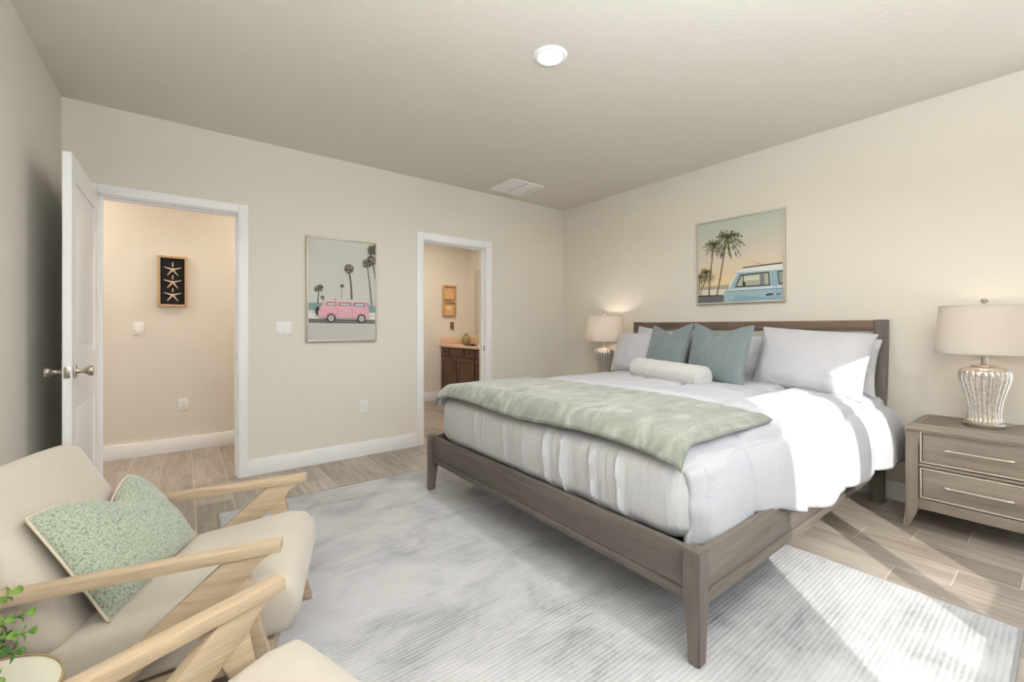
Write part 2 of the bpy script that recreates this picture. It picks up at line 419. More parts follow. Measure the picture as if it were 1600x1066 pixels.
# baseboards
def base(name, lo, hi):
    bm = bmesh.new(); box(bm, lo, hi, 0.003, 2); obj(name, bm, M['white'], kind='structure')
bh, bt = 0.135, 0.015
base('baseboard_back', (0.412, YB-bt, 0), (BX1-0.072, YB, bh))
base('baseboard_back_corner', (BX2+0.078, YB-bt, 0), (XR-bt, YB, bh))
base('baseboard_right', (XR-bt, YF, 0), (XR, YB, bh))
base('baseboard_left', (XL, YF, 0), (XL+bt, YB-bt, bh))
base('baseboard_hall', (-1.9, HYB-bt, 0), (1.72, HYB, bh))
base('baseboard_bath', (1.84, BYB-bt, 0), (3.43, BYB, 0.15))

def casing(name, x0, x1, z1, cw):
    r = bpy.data.objects.new(name, None); C.objects.link(r); r['kind'] = 'structure'
    bm = bmesh.new()
    for (ya, yb) in ((YB-0.018, YB), (YB+WT, YB+WT+0.018)):
        box(bm, (x0-cw, ya, 0), (x0+0.004, yb, z1+cw), 0.004)
        box(bm, (x1-0.004, ya, 0), (x1+cw, yb, z1+cw), 0.004)
        box(bm, (x0+0.004, ya, z1-0.004), (x1-0.004, yb, z1+cw), 0.004)
    obj('casing', bm, M['white'], r)
    bm = bmesh.new()
    box(bm, (x0-0.001, YB, 0), (x0+0.012, YB+WT, z1)); box(bm, (x1-0.012, YB, 0), (x1+0.001, YB+WT, z1)); box(bm, (x0, YB, z1-0.012), (x1, YB+WT, z1+0.001))
    obj('jamb', bm, M['white'], r, smooth=False)
    bm = bmesh.new()
    box(bm, (x0+0.012, YB+0.045, 0), (x0+0.024, YB+0.085, z1-0.012)); box(bm, (x1-0.024, YB+0.045, 0), (x1-0.012, YB+0.085, z1-0.012))
    box(bm, (x0+0.024, YB+0.045, z1-0.024), (x1-0.024, YB+0.085, z1-0.012))
    obj('door_stop', bm, M['white'], r)
    bm = bmesh.new(); box(bm, (x1-0.0135, YB+0.012, 0.94), (x1-0.0115, YB+0.04, 1.0)); obj('strike_plate', bm, M['nickel'], r)
casing('trim_1', DX1, DX2, DH, 0.062)
casing('trim_2', BX1, BX2, BH, 0.072)
# open door leaf: a slab with two recessed panels on both faces
dr = bpy.data.objects.new('door_1', None); C.objects.link(dr); dr['kind'] = 'structure'
dx0, dx1, dy0, dy1 = -0.502, -0.467, 3.19, 4.045
bm = bmesh.new()
box(bm, (dx0+0.009, dy0, 0.012), (dx1-0.009, dy1, 2.13))
for xa, xb in ((dx0, dx0+0.009), (dx1-0.009, dx1)):
    sw = 0.115
    box(bm, (xa, dy0, 0.012), (xb, dy0+sw, 2.13)); box(bm, (xa, dy1-sw, 0.012), (xb, dy1, 2.13))
    for za, zb in ((0.012, 0.25), (0.80, 1.07), (2.0, 2.13)): box(bm, (xa, dy0+sw, za), (xb, dy1-sw, zb))
obj('door_slab', bm, M['white'], dr, smooth=False)
for za, zb in ((0.25, 0.80), (1.07, 2.0)):
    bm = bmesh.new(); box(bm, (dx0+0.004, dy0+0.155, za+0.04), (dx1-0.004, dy1-0.155, zb-0.04), 0.004); obj('raised_panel', bm, M['white'], dr)
def knob(side):
    bm = bmesh.new(); s = side; xf = dx1 if s > 0 else dx0; yk, zk = dy0+0.062, 0.975
    box(bm, (min(xf, xf+s*0.009), yk-0.032, zk-0.034), (max(xf, xf+s*0.009), yk+0.032, zk+0.034), 0.004)
    b2 = bmesh.new()
    prof = [(0, 0), (0.017, 0.002), (0.012, 0.012), (0.011, 0.026), (0.017, 0.040), (0.027, 0.050), (0.029, 0.060), (0.027, 0.068), (0.0, 0.070)]
    lathe(b2, prof, n=8)
    for v in b2.verts:
        z = v.co.z; v.co = Vector((xf + s*(0.006+z), yk + v.co.x, zk + v.co.y))
    bmesh.ops.recalc_face_normals(b2, faces=list(b2.faces))
    merge(bm, b2); obj('door_knob', bm, M['nickel'], dr, angle=30)
knob(1); knob(-1)
bm = bmesh.new(); box(bm, (dx0+0.005, dy0-0.002, 0.945), (dx1-0.005, dy0+0.001, 1.005), 0.001); box(bm, (dx0+0.012, dy0-0.009, 0.965), (dx1-0.012, dy0, 0.985), 0.002)
obj('latch_plate', bm, M['nickel'], dr)

# ================================================================== CEILING AND WALL FITTINGS
def recessed(x, y, label, power, col=(1.0, 0.97, 0.94), cat='ceiling light'):
    t = thing('recessed_light', label, cat, (x, y, H))
    bm = bmesh.new(); lathe(bm, [(0.066, -0.003), (0.070, -0.010), (0.088, -0.008), (0.096, -0.001), (0.096, 0.0)], n=40); obj('trim_ring', bm, M['white'], t)
    bm = bmesh.new(); lathe(bm, [(0.0, -0.0035), (0.068, -0.0035)], n=40); obj('lens', bm, M['led'], t)
    l = bpy.data.lights.new('lamp_light', 'AREA'); l.shape = 'DISK'; l.size = 0.13; l.energy = power; l.color = col
    lo = bpy.data.objects.new('bulb_light', l); C.objects.link(lo); lo.location = (0, 0, -0.014); lo.parent = t
    return t
M['led'] = glow('led_lens', (255, 244, 226), 6.0)
recessed(1.64, 1.79, 'round white recessed ceiling light, lit, above the foot of the bed', CAN_POWER)
recessed(1.64, -0.15, 'added unseen recessed fill light behind the camera', 8)  # extra can added out of view to even out the room
recessed(-1.2, 4.70, 'added unseen recessed light brightening the hall, left end', 13, (1.0, 0.89, 0.78))  # hall cans are added out of view to brighten the hall
recessed(1.2, 4.70, 'added unseen recessed light brightening the hall, right end', 13, (1.0, 0.89, 0.78))  # second added hall can, spreads the light along the wall
recessed(2.9, 5.3, 'added unseen recessed light brightening the bathroom', 18, (1.0, 0.88, 0.74))  # added above the doorway view to light the bathroom

def fill_uplight(x, y, label):  # added lamp outside the view, lights the room by ceiling bounce
    t = thing('added_fill_lamp', label, 'lamp', (x, y, 0))
    bm = bmesh.new(); lathe(bm, [(0, 0.001), (0.14, 0.001), (0.14, 0.012), (0.03, 0.026), (0, 0.026)], n=40); obj('lamp_base', bm, M['nickel'], t)
    bm = bmesh.new(); tube(bm, [(0, 0, 0.02), (0, 0, 1.72)], 0.012, 12); obj('pole', bm, M['nickel'], t)
    bm = bmesh.new(); lathe(bm, [(0.0, 1.70), (0.05, 1.71), (0.12, 1.76), (0.17, 1.83), (0.175, 1.83), (0.125, 1.752), (0.05, 1.70), (0.0, 1.69)], n=48); obj('bowl_shade', bm, M['white'], t)
    bm = bmesh.new(); lathe(bm, [(0, 1.72), (0.02, 1.722), (0.026, 1.75), (0.02, 1.775), (0, 1.782)], n=20); obj('bulb', bm, M['led'], t)
    l = bpy.data.lights.new('bulb_light', 'AREA'); l.shape = 'DISK'; l.size = 0.22; l.energy = FILL_POWER; l.color = (0.88, 0.96, 1.0)
    lo = bpy.data.objects.new('bulb_light', l); C.objects.link(lo); lo.location = (0, 0, 1.80); lo.rotation_euler = (PI, 0, 0); lo.parent = t
fill_uplight(0.40, -0.70, 'added unseen fill lamp bouncing light off the ceiling behind the camera')
v = thing('ceiling_vent', 'square white air return grille in the ceiling near the corner', 'vent', (2.892, 3.70, H))
bm = bmesh.new(); h_, q_ = 0.213, 0.185
for a in ((( -h_, -h_, -0.008), (h_, -q_, 0)), ((-h_, q_, -0.008), (h_, h_, 0)), ((-h_, -q_, -0.008), (-q_, q_, 0)), ((q_, -q_, -0.008), (h_, q_, 0))): box(bm, *a, 0.001)
obj('grille_frame', bm, M['white'], v)
for k, (xa, xb) in enumerate(((-0.180, 0.000), (0.012, 0.172))):
    bm = bmesh.new(); box(bm, (xa, -q_, -0.007), (xb, q_, -0.002), 0.001); obj('louvre', bm, M['white'], v)
bm = bmesh.new(); box(bm, (-q_, -q_, -0.002), (q_, q_, 0)); obj('duct_opening', bm, M['plate_dark'], v)

def plate(kind, x, y, z, w_, h_, label, gangs=1):
    """wall plate on a wall facing -y"""
    t = thing(kind, label, 'light switch' if kind == 'light_switch' else 'power outlet', (x, y, z))
    bm = bmesh.new(); box(bm, (-w_/2, -0.006, -h_/2), (w_/2, 0, h_/2), 0.002); obj('face_plate', bm, M['plate'], t)
    if kind == 'light_switch':
        for g in range(gangs):
            cx = (g - (gangs-1)/2)*0.046
            bm = bmesh.new(); prism(bm, [(-0.006, -0.034), (-0.012, -0.034), (-0.007, 0.034), (-0.006, 0.034)], 'x', cx-0.017, cx+0.017)
            obj('rocker', bm, M['plate'], t, smooth=False)
    else:
        for s in (-1, 1):
            bm = bmesh.new(); box(bm, (-0.017, -0.008, s*0.02-0.014), (0.017, -0.005, s*0.02+0.014), 0.002); so = obj('socket', bm, M['plate'], t)
            bm = bmesh.new()
            for dx in (-0.007, 0.005): box(bm, (dx, -0.0085, s*0.02-0.004), (dx+0.002, -0.007, s*0.02+0.006))
            obj('slot', bm, M['plate_dark'], so, smooth=False)
plate('light_switch', 0.672, YB, 1.20, 0.122, 0.122, 'white double rocker light switch on the bedroom wall beside the doorway', 2)
plate('light_switch', -0.335, HYB, 1.20, 0.078, 0.122, 'white single light switch on the hall wall below the starfish frame', 1)
plate('power_outlet', 1.353, YB, 0.467, 0.078, 0.12, 'white power outlet low on the bedroom wall under the pink van picture')
plate('power_outlet', -0.003, HYB, 0.455, 0.078, 0.125, 'white power outlet low on the hall wall through the doorway')

# ================================================================== PICTURES
class Print:
    def __init__(s, fn): s.bm = bmesh.new(); s.fn = fn; s.mats = []; s.idx = {}; s.d = 0.0
    def mi(s, col):
        if col not in s.idx:
            s.idx[col] = len(s.mats); s.mats.append(plain('print_ink', col, 0.7, spec=0.2) if not isinstance(col, str) else M[col])
        return s.idx[col]
    def poly(s, pts, col):
        s.d += 0.00004
        vs = [s.bm.verts.new(s.fn(x, y, s.d)) for x, y in pts]
        es = [s.bm.edges.new((vs[i], vs[(i+1) % len(vs)])) for i in range(len(vs))]
        r = bmesh.ops.triangle_fill(s.bm, edges=es, use_beauty=True)
        for g in r['geom']:
            if isinstance(g, bmesh.types.BMFace): g.material_index = s.mi(col)
    def ell(s, x, y, rx, ry, col, n=20): s.poly([(x+rx*math.cos(2*PI*i/n), y+ry*math.sin(2*PI*i/n)) for i in range(n)], col)
    def line(s, pts, w0, w1, col):
        L, R_ = [], []
        for k, p in enumerate(pts):
            a = pts[max(k-1, 0)]; b = pts[min(k+1, len(pts)-1)]
            dx, dy = b[0]-a[0], b[1]-a[1]; l = math.hypot(dx, dy) or 1
            w_ = lerp(w0, w1, k/(len(pts)-1))/2
            L.append((p[0]-dy/l*w_, p[1]+dx/l*w_)); R_.append((p[0]+dy/l*w_, p[1]-dx/l*w_))
        s.poly(L+R_[::-1], col)
    def done(s, parent, clipfn=None):
        return obj('print', s.bm, s.mats, parent, smooth=False)
def blob(P, x, y, r, cols, n, rnd, sy=0.85):
    for k in range(n):
        a = rnd.uniform(0, 2*PI); q = r*math.sqrt(rnd.random())*0.8; rr = r*rnd.uniform(0.18, 0.34)
        cx, cy = x+q*math.cos(a), y+q*sy*math.sin(a)
        m_ = 7; P.poly([(cx+rr*rnd.uniform(0.6, 1.25)*math.cos(2*PI*i/m_), cy+rr*rnd.uniform(0.6, 1.25)*math.sin(2*PI*i/m_)) for i in range(m_)], rnd.choice(cols))

# --- pink van picture on the back wall
ax0, ax1, az0, az1 = 0.846, 1.463, 1.083, 2.016
pa = thing('framed_picture', 'framed print of a pink van and palm trees, between the two doorways', 'picture', ((ax0+ax1)/2, YB, az0))
aw, ah = ax1-ax0, az1-az0; f_ = 0.014
bm = bmesh.new()
for a in (((-aw/2, -0.035, 0), (-aw/2+f_, 0, ah)), ((aw/2-f_, -0.035, 0), (aw/2, 0, ah)), ((-aw/2+f_, -0.035, 0), (aw/2-f_, 0, f_)), ((-aw/2+f_, -0.035, ah-f_), (aw/2-f_, 0, ah))): box(bm, *a, 0.0015)
obj('picture_frame', bm, M['silverframe'], pa)
def fa(x, y, d):
    u = (x-118)/558; top = 110+55*u; bot = 965-10*u; vv = (y-top)/(bot-top)
    u = min(1, max(0, u)); vv = min(1, max(0, vv))
    return (-aw/2+f_+u*(aw-2*f_), -0.026-d, ah-f_-vv*(ah-2*f_))
rnd = random.Random(3)
P_ = Print(fa)
P_.poly([(118, 100), (676, 160), (676, 960), (118, 970)], (206, 206, 200))
P_.poly([(118, 655), (300, 655), (300, 716), (118, 716)], (134, 160, 158))
P_.poly([(560, 675), (676, 676), (676, 738), (560, 735)], (134, 160, 158))
P_.poly([(118, 716), (676, 737), (676, 800), (118, 790)], (224, 224, 220))
P_.poly([(118, 728), (230, 732), (230, 737), (118, 733)], (168, 172, 172))
P_.poly([(600, 757), (676, 760), (676, 765), (600, 762)], (168, 172, 172))
P_.poly([(118, 786), (676, 796), (676, 826), (118, 820)], (104, 102, 100))
P_.poly([(118, 803), (676, 811), (676, 814), (118, 806)], (150, 148, 146))
P_.poly([(118, 820), (676, 826), (676, 962), (118, 970)], (196, 193, 190))
dk, md, br = (92, 88, 80), (124, 116, 106), (150, 136, 124)
for pts, w0, w1, (bx, by), r, n in (([(190, 660), (196, 600), (198, 545)], 9, 8, (198, 535), 38, 26), ([(232, 640), (232, 612)], 6, 5, (231, 608), 20, 12),
        ([(380, 618), (385, 525)], 4, 3, (386, 512), 20, 12), ([(468, 622), (462, 500), (446, 390)], 15, 11, (444, 372), 44, 34),
        ([(643, 672), (628, 530), (604, 350)], 9, 7, (600, 325), 42, 30), ([(676, 430), (660, 370), (650, 340)], 10, 9, (645, 300), 50, 40)):
    P_.line(pts, w0, w1, dk); blob(P_, bx, by, r, [dk, md, br, (76, 74, 68)], n*2, rnd)
blob(P_, 655, 215, 52, [dk, md, (76, 74, 68)], 60, rnd); blob(P_, 670, 440, 14, [dk, md], 8, rnd)
pk, pl, pd = (222, 170, 182), (232, 196, 202), (176, 128, 138)
P_.ell(187, 722, 14, 36, (60, 58, 58))
P_.poly([(243, 632), (600, 640), (612, 690), (622, 780), (196, 772), (190, 730), (208, 690)], pk)
P_.poly([(243, 632), (600, 640), (603, 650), (238, 643)], pl)
P_.poly([(330, 616), (333, 636), (322, 636)], dk)
for q in ([(262, 648), (330, 650), (334, 677), (258, 675)], [(360, 650), (456, 652), (458, 680), (360, 678)], [(482, 653), (572, 655), (582, 688), (482, 684)]):
    P_.poly([(x, y) for x, y in q], (112, 108, 110))
    cx = sum(p[0] for p in q)/4; cy = sum(p[1] for p in q)/4+3
    P_.poly([(cx+(x-cx)*0.82, cy+(y-cy)*0.6) for x, y in q], (204, 208, 210))
P_.poly([(232, 648), (246, 648), (236, 676), (222, 672)], (196, 190, 194))
P_.poly([(596, 655), (604, 655), (611, 685), (603, 684)], (140, 120, 126))
P_.line([(345, 648), (345, 778)], 3, 3, pd); P_.line([(466, 650), (468, 776)], 2.5, 2.5, pd); P_.line([(210, 690), (612, 694)], 3, 3, pl)
P_.line([(200, 772), (622, 781)], 9, 9, (188, 176, 176))
for wx, wy in ((294, 782), (548, 786)):
    P_.ell(wx, wy-10, 42, 36, pd); P_.ell(wx, wy, 35, 34, (70, 66, 66)); P_.ell(wx, wy, 23, 24, (206, 200, 198)); P_.ell(wx, wy, 11, 12, (170, 166, 166))
P_.done(pa)
bm = bmesh.new(); box(bm, (-aw/2+f_, -0.024, f_), (aw/2-f_, 0, ah-f_)); obj('backing', bm, M['plate'], pa, smooth=False)

# --- blue van picture on the right wall
by0, by1, bz0, bz1 = 1.446, 2.207, 1.428, 2.205
pb = thing('framed_picture', 'framed print of a light blue van and palm trees, above the headboard', 'picture', (XR, (by0+by1)/2, bz0))
bw, bh_ = by1-by0, bz1-bz0
bm = bmesh.new()
for a in (((-0.035, -bw/2, 0), (0, -bw/2+f_, bh_)), ((-0.035, bw/2-f_, 0), (0, bw/2, bh_)), ((-0.035, -bw/2+f_, 0), (0, bw/2-f_, f_)), ((-0.035, -bw/2+f_, bh_-f_), (0, bw/2-f_, bh_))): box(bm, *a, 0.0015)
obj('picture_frame', bm, M['silverframe'], pb)
def fb(x, y, d):
    u = (x-175)/750; top = 300-145*u; bot = 975-30*u; vv = (y-top)/(bot-top)
    u = min(1, max(0, u)); vv = min(1, max(0, vv))
    return (-0.026-d, bw/2-f_-u*(bw-2*f_), bh_-f_-vv*(bh_-2*f_))
def sky_print():
    m, nt, b = newmat('print_sky'); tc = N(nt, 'ShaderNodeTexCoord'); sp = N(nt, 'ShaderNodeSeparateXYZ')
    nt.links.new(tc.outputs['Object'], sp.inputs[0])
    f = math_n(nt, 'DIVIDE', sp.outputs[2], 0.78)
    nt.links.new(ramp(nt, f, [(0.05, (226, 196, 138)), (0.3, (228, 206, 168)), (0.55, (214, 202, 186)), (0.95, (186, 194, 182))]), b.inputs['Base Color'])
    b.inputs['Roughness'].default_value = 0.7; return m
M['print_sky'] = sky_print()
P_ = Print(fb); rnd = random.Random(5)
P_.poly([(175, 290), (925, 150), (925, 950), (175, 980)], 'print_sky')
P_.poly([(175, 835), (480, 812), (480, 850), (175, 862)], (166, 164, 148))
P_.poly([(175, 862), (480, 850), (480, 900), (175, 915)], (222, 214, 196))
g1, g2, g3, g4 = (78, 84, 54), (108, 110, 72), (140, 134, 96), (60, 66, 48)
def frond(P, x, y, ang, ln, col, wd=14):
    # a drooping frond: curved midrib with long narrow leaflets hanging from it
    pts = []
    for k in range(9):
        t = k/8; pts.append((x+math.cos(ang)*ln*t, y-math.sin(ang)*ln*t*0.9 + 0.55*ln*t**2.2))
    up_, dn = [], []
    for k, (px, py) in enumerate(pts):
        t = k/8; a = pts[max(k-1, 0)]; b = pts[min(k+1, 8)]; dx, dy = b[0]-a[0], b[1]-a[1]; l = math.hypot(dx, dy) or 1
        wv_ = wd*(0.25+1.5*t)*(1-t)**0.6*1.1; jag = 1.0 if k % 2 else 0.55
        up_.append((px-dy/l*wv_*0.6*jag*(1 if dx < 0 else -1)*-1, py+dx/l*wv_*0.6*jag*(1 if dx < 0 else -1)*-1)); dn.append((px+dx/l*wd*0.25, py+wv_*jag*1.25))
    P.poly(up_+dn[::-1], col)
    P.line(pts, 4, 1.5, g4)
for pts, w0, w1, (cx, cy), ln, n in (([(360, 905), (392, 740), (445, 450), (458, 400)], 15, 10, (460, 385), 150, 20), ([(282, 912), (296, 720), (322, 520), (332, 460)], 15, 9, (330, 455), 105, 15),
        ([(195, 905), (235, 800), (256, 700)], 9, 6, (252, 700), 80, 14), ([(180, 900), (192, 760)], 9, 6, (192, 745), 70, 10)):
    P_.line(pts, w0, w1, (128, 104, 78))
    for k in range(n):
        a = 2*PI*k/n + rnd.uniform(-0.15, 0.15)
        frond(P_, cx, cy, a, ln*rnd.uniform(0.75, 1.15), rnd.choice([g1, g2, g3, g1, g2]), ln*0.30)
    blob(P_, cx, cy+8, ln*0.2, [g4, (90, 66, 60)], 10, rnd)
P_.poly([(175, 916), (430, 902), (440, 980), (175, 985)], (104, 104, 108))
P_.poly([(175, 908), (410, 903), (410, 912), (175, 918)], (64, 58, 54))
bl, bd_, wh = (158, 182, 192), (116, 142, 156), (226, 228, 224)
P_.poly([(428, 985), (428, 880), (470, 836), (545, 708), (600, 668), (925, 622), (925, 985)], bl)
P_.poly([(545, 708), (600, 668), (925, 632), (925, 682), (820, 690)], wh)
P_.line([(600, 666), (925, 626)], 9, 11, (86, 62, 56)); P_.line([(770, 640), (690, 612)], 3, 2, (110, 96, 88))
P_.line([(470, 858), (925, 832)], 16, 18, (206, 216, 218)); P_.line([(475, 872), (925, 850)], 5, 6, bd_)
P_.poly([(530, 838), (578, 724), (820, 700), (828, 822)], (74, 74, 70))
P_.poly([(545, 826), (586, 736), (812, 712), (818, 812)], (176, 180, 158))
P_.poly([(745, 722), (780, 718), (786, 812), (745, 816)], (126, 134, 132))
P_.poly([(612, 745), (740, 730), (742, 770), (612, 780)], (208, 210, 196))
P_.line([(602, 722), (604, 830)], 7, 7, (70, 66, 62)); P_.ell(610, 808, 13, 22, (52, 54, 50))
P_.poly([(470, 838), (500, 770), (548, 712), (556, 716), (512, 790), (492, 838)], (216, 222, 220))
P_.line([(848, 690), (862, 960)], 3.5, 3.5, bd_); P_.line([(872, 688), (882, 950)], 3.5, 3.5, bd_)
P_.poly([(884, 700), (925, 690), (925, 815), (896, 812)], (74, 74, 70)); P_.poly([(893, 708), (925, 700), (925, 800), (902, 800)], (150, 158, 148))
P_.poly([(788, 900), (830, 888), (855, 895), (852, 906), (800, 914)], (60, 70, 76)); P_.poly([(880, 896), (908, 888), (910, 900), (884, 908)], (70, 80, 86))
P_.poly([(500, 985), (540, 905), (800, 925), (925, 915), (925, 985)], (138, 166, 182))
P_.done(pb)
bm = bmesh.new(); box(bm, (-0.024, -bw/2+f_, f_), (0, bw/2-f_, bh_-f_)); obj('backing', bm, M['plate'], pb, smooth=False)

# --- starfish shadow box in the hall
ps = thing('starfish_shadow_box', 'tall black shadow box with three starfish in a wooden frame, on the hall wall', 'wall decoration', (-0.086, HYB, 1.41))
sw_, sh_ = 0.228, 0.487; q_ = 0.022
bm = bmesh.new()
for a in (((-sw_/2, -0.04, 0), (-sw_/2+q_, 0, sh_)), ((sw_/2-q_, -0.04, 0), (sw_/2, 0, sh_)), ((-sw_/2+q_, -0.04, 0), (sw_/2-q_, 0, q_)), ((-sw_/2+q_, -0.04, sh_-q_), (sw_/2-q_, 0, sh_))): box(bm, *a, 0.002)
obj('picture_frame', bm, M['oakframe'], ps)
bm = bmesh.new(); box(bm, (-sw_/2+q_, -0.018, q_), (sw_/2-q_, -0.0005, sh_-q_)); obj('backing', bm, M['black'], ps, smooth=False)
for k in range(3):
    bm = bmesh.new(); zc = sh_-0.13-k*0.123
    for j in range(5):
        a = PI/2 + 2*PI*j/5
        tube(bm, [(0, -0.023, zc), (0.035*math.cos(a), -0.024, zc+0.035*math.sin(a)), (0.069*math.cos(a), -0.022, zc+0.069*math.sin(a))], 0.0085, 8, r2=0.0035)
    obj('starfish', bm, M['starfish'], ps)

# ================================================================== BATHROOM
vx = 3.407; vz0, vz1 = 0.09, 0.885; vy0 = 4.62; gp = 0.003
va = thing('vanity_cabinet', 'brown wooden vanity cabinet in the bathroom seen through the far doorway', 'cabinet', (vx, 0, 0))
bm = bmesh.new(); box(bm, (0.02, vy0, vz0), (XR-vx-gp, BYB-gp, vz1)); box(bm, (0.08, vy0+0.02, 0.0), (XR-vx-gp, BYB-gp, vz0)); obj('cabinet_body', bm, M['vanwood'], va, smooth=False)
def panel(parent, name, ya, yb, za, zb, mat):
    bm = bmesh.new(); box(bm, (0.0, ya, za), (0.02, yb, zb), 0.002)
    if zb-za > 0.3:
        s_ = 0.055
        for a in (((-0.006, ya, za), (0.001, ya+s_, zb)), ((-0.006, yb-s_, za), (0.001, yb, zb)), ((-0.006, ya+s_, za), (0.001, yb-s_, za+s_)), ((-0.006, ya+s_, zb-s_), (0.001, yb-s_, zb))): box(bm, *a, 0.001)
    return obj(name, bm, mat, parent)
def vhandle(p, y, z0_, z1_):
    bm = bmesh.new(); tube(bm, [(-0.035, y, z0_), (-0.035, y, z1_)], 0.005)
    for z in (z0_+0.02, z1_-0.02): tube(bm, [(-0.005, y, z), (-0.035, y, z)], 0.004)
    obj('handle', bm, M['bronze'], p)
for ya, yb, hy in ((5.91, 6.385, 5.945), (5.375, 5.875, 5.84), (4.86, 5.335, 5.30)):
    p = panel(va, 'door', ya, yb, 0.12, 0.72, M['vanwood']); vhandle(p, hy, 0.52, 0.68)
for ya, yb, kn in ((6.14, 6.385, True), (5.69, 6.10, False), (5.375, 5.65, True), (4.86, 5.335, False)):
    p = panel(va, 'drawer', ya, yb, 0.75, 0.865, M['vanwood'])
    if kn:
        bm = bmesh.new(); b2 = bmesh.new(); lathe(b2, [(0, 0), (0.006, 0), (0.006, 0.012), (0.014, 0.02), (0.012, 0.026), (0, 0.028)], n=14)
        for v_ in b2.verts: v_.co = Vector((-v_.co.z, (ya+yb)/2+v_.co.x, 0.808+v_.co.y))
        bmesh.ops.recalc_face_normals(b2, faces=list(b2.faces)); merge(bm, b2); obj('knob', bm, M['bronze'], p)
ct = thing('vanity_counter', 'tan stone counter with backsplash on the brown bathroom vanity', 'counter', (vx, 0, 0))
bm = bmesh.new(); box(bm, (-0.02, vy0-0.02, vz1+0.001), (XR-vx-gp, BYB-gp, 0.925), 0.003); obj('counter_slab', bm, M['vancounter'], ct)
bm = bmesh.new(); box(bm, (0.0, BYB-gp-0.018, 0.925), (XR-vx-gp, BYB-gp, 1.045), 0.002); box(bm, (XR-vx-gp-0.018, vy0, 0.925), (XR-vx-gp, BYB-gp-0.018, 1.045), 0.002); obj('backsplash', bm, M['vancounter'], ct)
mi_ = thing('bathroom_mirror', 'tall frameless mirror above the bathroom vanity', 'mirror', (XR, 5.5, 1.085))
bm = bmesh.new(); box(bm, (-0.006, -0.85, 0), (-0.0008, 0.745, 1.09)); obj('mirror_glass', bm, M['mirror'], mi_, smooth=False)
for xx, zz, lab, sh in ((3.566, 1.672, 'small light wood square shadow box, upper of two in the bathroom', False), (3.566, 1.402, 'small light wood square box with a round shell, lower of two in the bathroom', True)):
    t = thing('shadow_box', lab, 'wall decoration', (xx, BYB, zz), group='wooden shadow boxes in the bathroom'); s_ = 0.122
    bm = bmesh.new()
    for a in (((-s_, -0.045, 0), (-s_+0.022, -0.001, 0.244)), ((s_-0.022, -0.045, 0), (s_, -0.001, 0.244)), ((-s_+0.022, -0.045, 0), (s_-0.022, -0.001, 0.022)), ((-s_+0.022, -0.045, 0.222), (s_-0.022, -0.001, 0.244))): box(bm, *a, 0.002)
    obj('picture_frame', bm, M['lightwood'], t)
    bm = bmesh.new(); box(bm, (-s_+0.022, -0.012, 0.022), (s_-0.022, -0.001, 0.222)); obj('backing', bm, plain('tan_backing', (222, 184, 136), 0.8), t, smooth=False)
    if sh:
        bm = bmesh.new(); b2 = bmesh.new(); lathe(b2, [(0.045, 0), (0.04, 0.008), (0.02, 0.014), (0, 0.016)], n=24)
        for v_ in b2.verts: v_.co = Vector((v_.co.x, -0.012-v_.co.z, 0.122+v_.co.y))
        bmesh.ops.recalc_face_normals(b2, faces=list(b2.faces)); merge(bm, b2); obj('shell', bm, plain('sand_shell', (226, 206, 172), 0.7), t)
bm = bmesh.new(); box(bm, (3.592, BYB-0.03, 1.18), (3.650, BYB-0.001, 1.30), 0.003); box(bm, (3.606, BYB-0.045, 1.21), (3.636, BYB-0.03, 1.27), 0.004)
tag(obj('wall_ornament', bm, wood('ornament_wood', (120, 78, 52), (150, 104, 72), axis='z')), 'small brown wooden holder on the bathroom wall under the shadow boxes', 'wall decoration')
vs = thing('vase', 'olive green round ceramic vase on the bathroom counter', 'vase', (3.72, 6.12, 0.925))
bm = bmesh.new(); lathe(bm, [(0.0, 0.0), (0.05, 0.0), (0.078, 0.04), (0.075, 0.09), (0.048, 0.135), (0.030, 0.155), (0.034, 0.175), (0.028, 0.175), (0.022, 0.155), (0.0, 0.14)], n=28); obj('vase_body', bm, M['vaseglaze'], vs)
bm = bmesh.new(); box(bm, (-0.05, -0.12, 0), (0.03, 0.12, 0.018), 0.006); box(bm, (-0.03, -0.07, 0.018), (0.01, -0.02, 0.03), 0.006)
o = obj('soap_tray', bm, M['bronze']); o.location = (3.50, 5.60, 0.9255); tag(o, 'flat dark tray on the front edge of the bathroom counter', 'tray')
fc = thing('faucet', 'dark bathroom faucet beside the green vase', 'faucet', (3.86, 5.72, 0.925))
bm = bmesh.new(); tube(bm, [(0, 0, 0), (0, 0, 0.12), (-0.03, 0, 0.15), (-0.09, 0, 0.14), (-0.11, 0, 0.11)], 0.011, 10); lathe(bm, [(0.0, 0), (0.028, 0), (0.024, 0.012), (0, 0.014)], n=20); obj('spout', bm, M['bronze'], fc)
for s in (-1, 1):
    bm = bmesh.new(); lathe(bm, [(0, 0), (0.022, 0), (0.016, 0.03), (0.02, 0.05), (0, 0.055)], 0, s*0.1, 16); obj('tap_handle', bm, M['bronze'], fc)

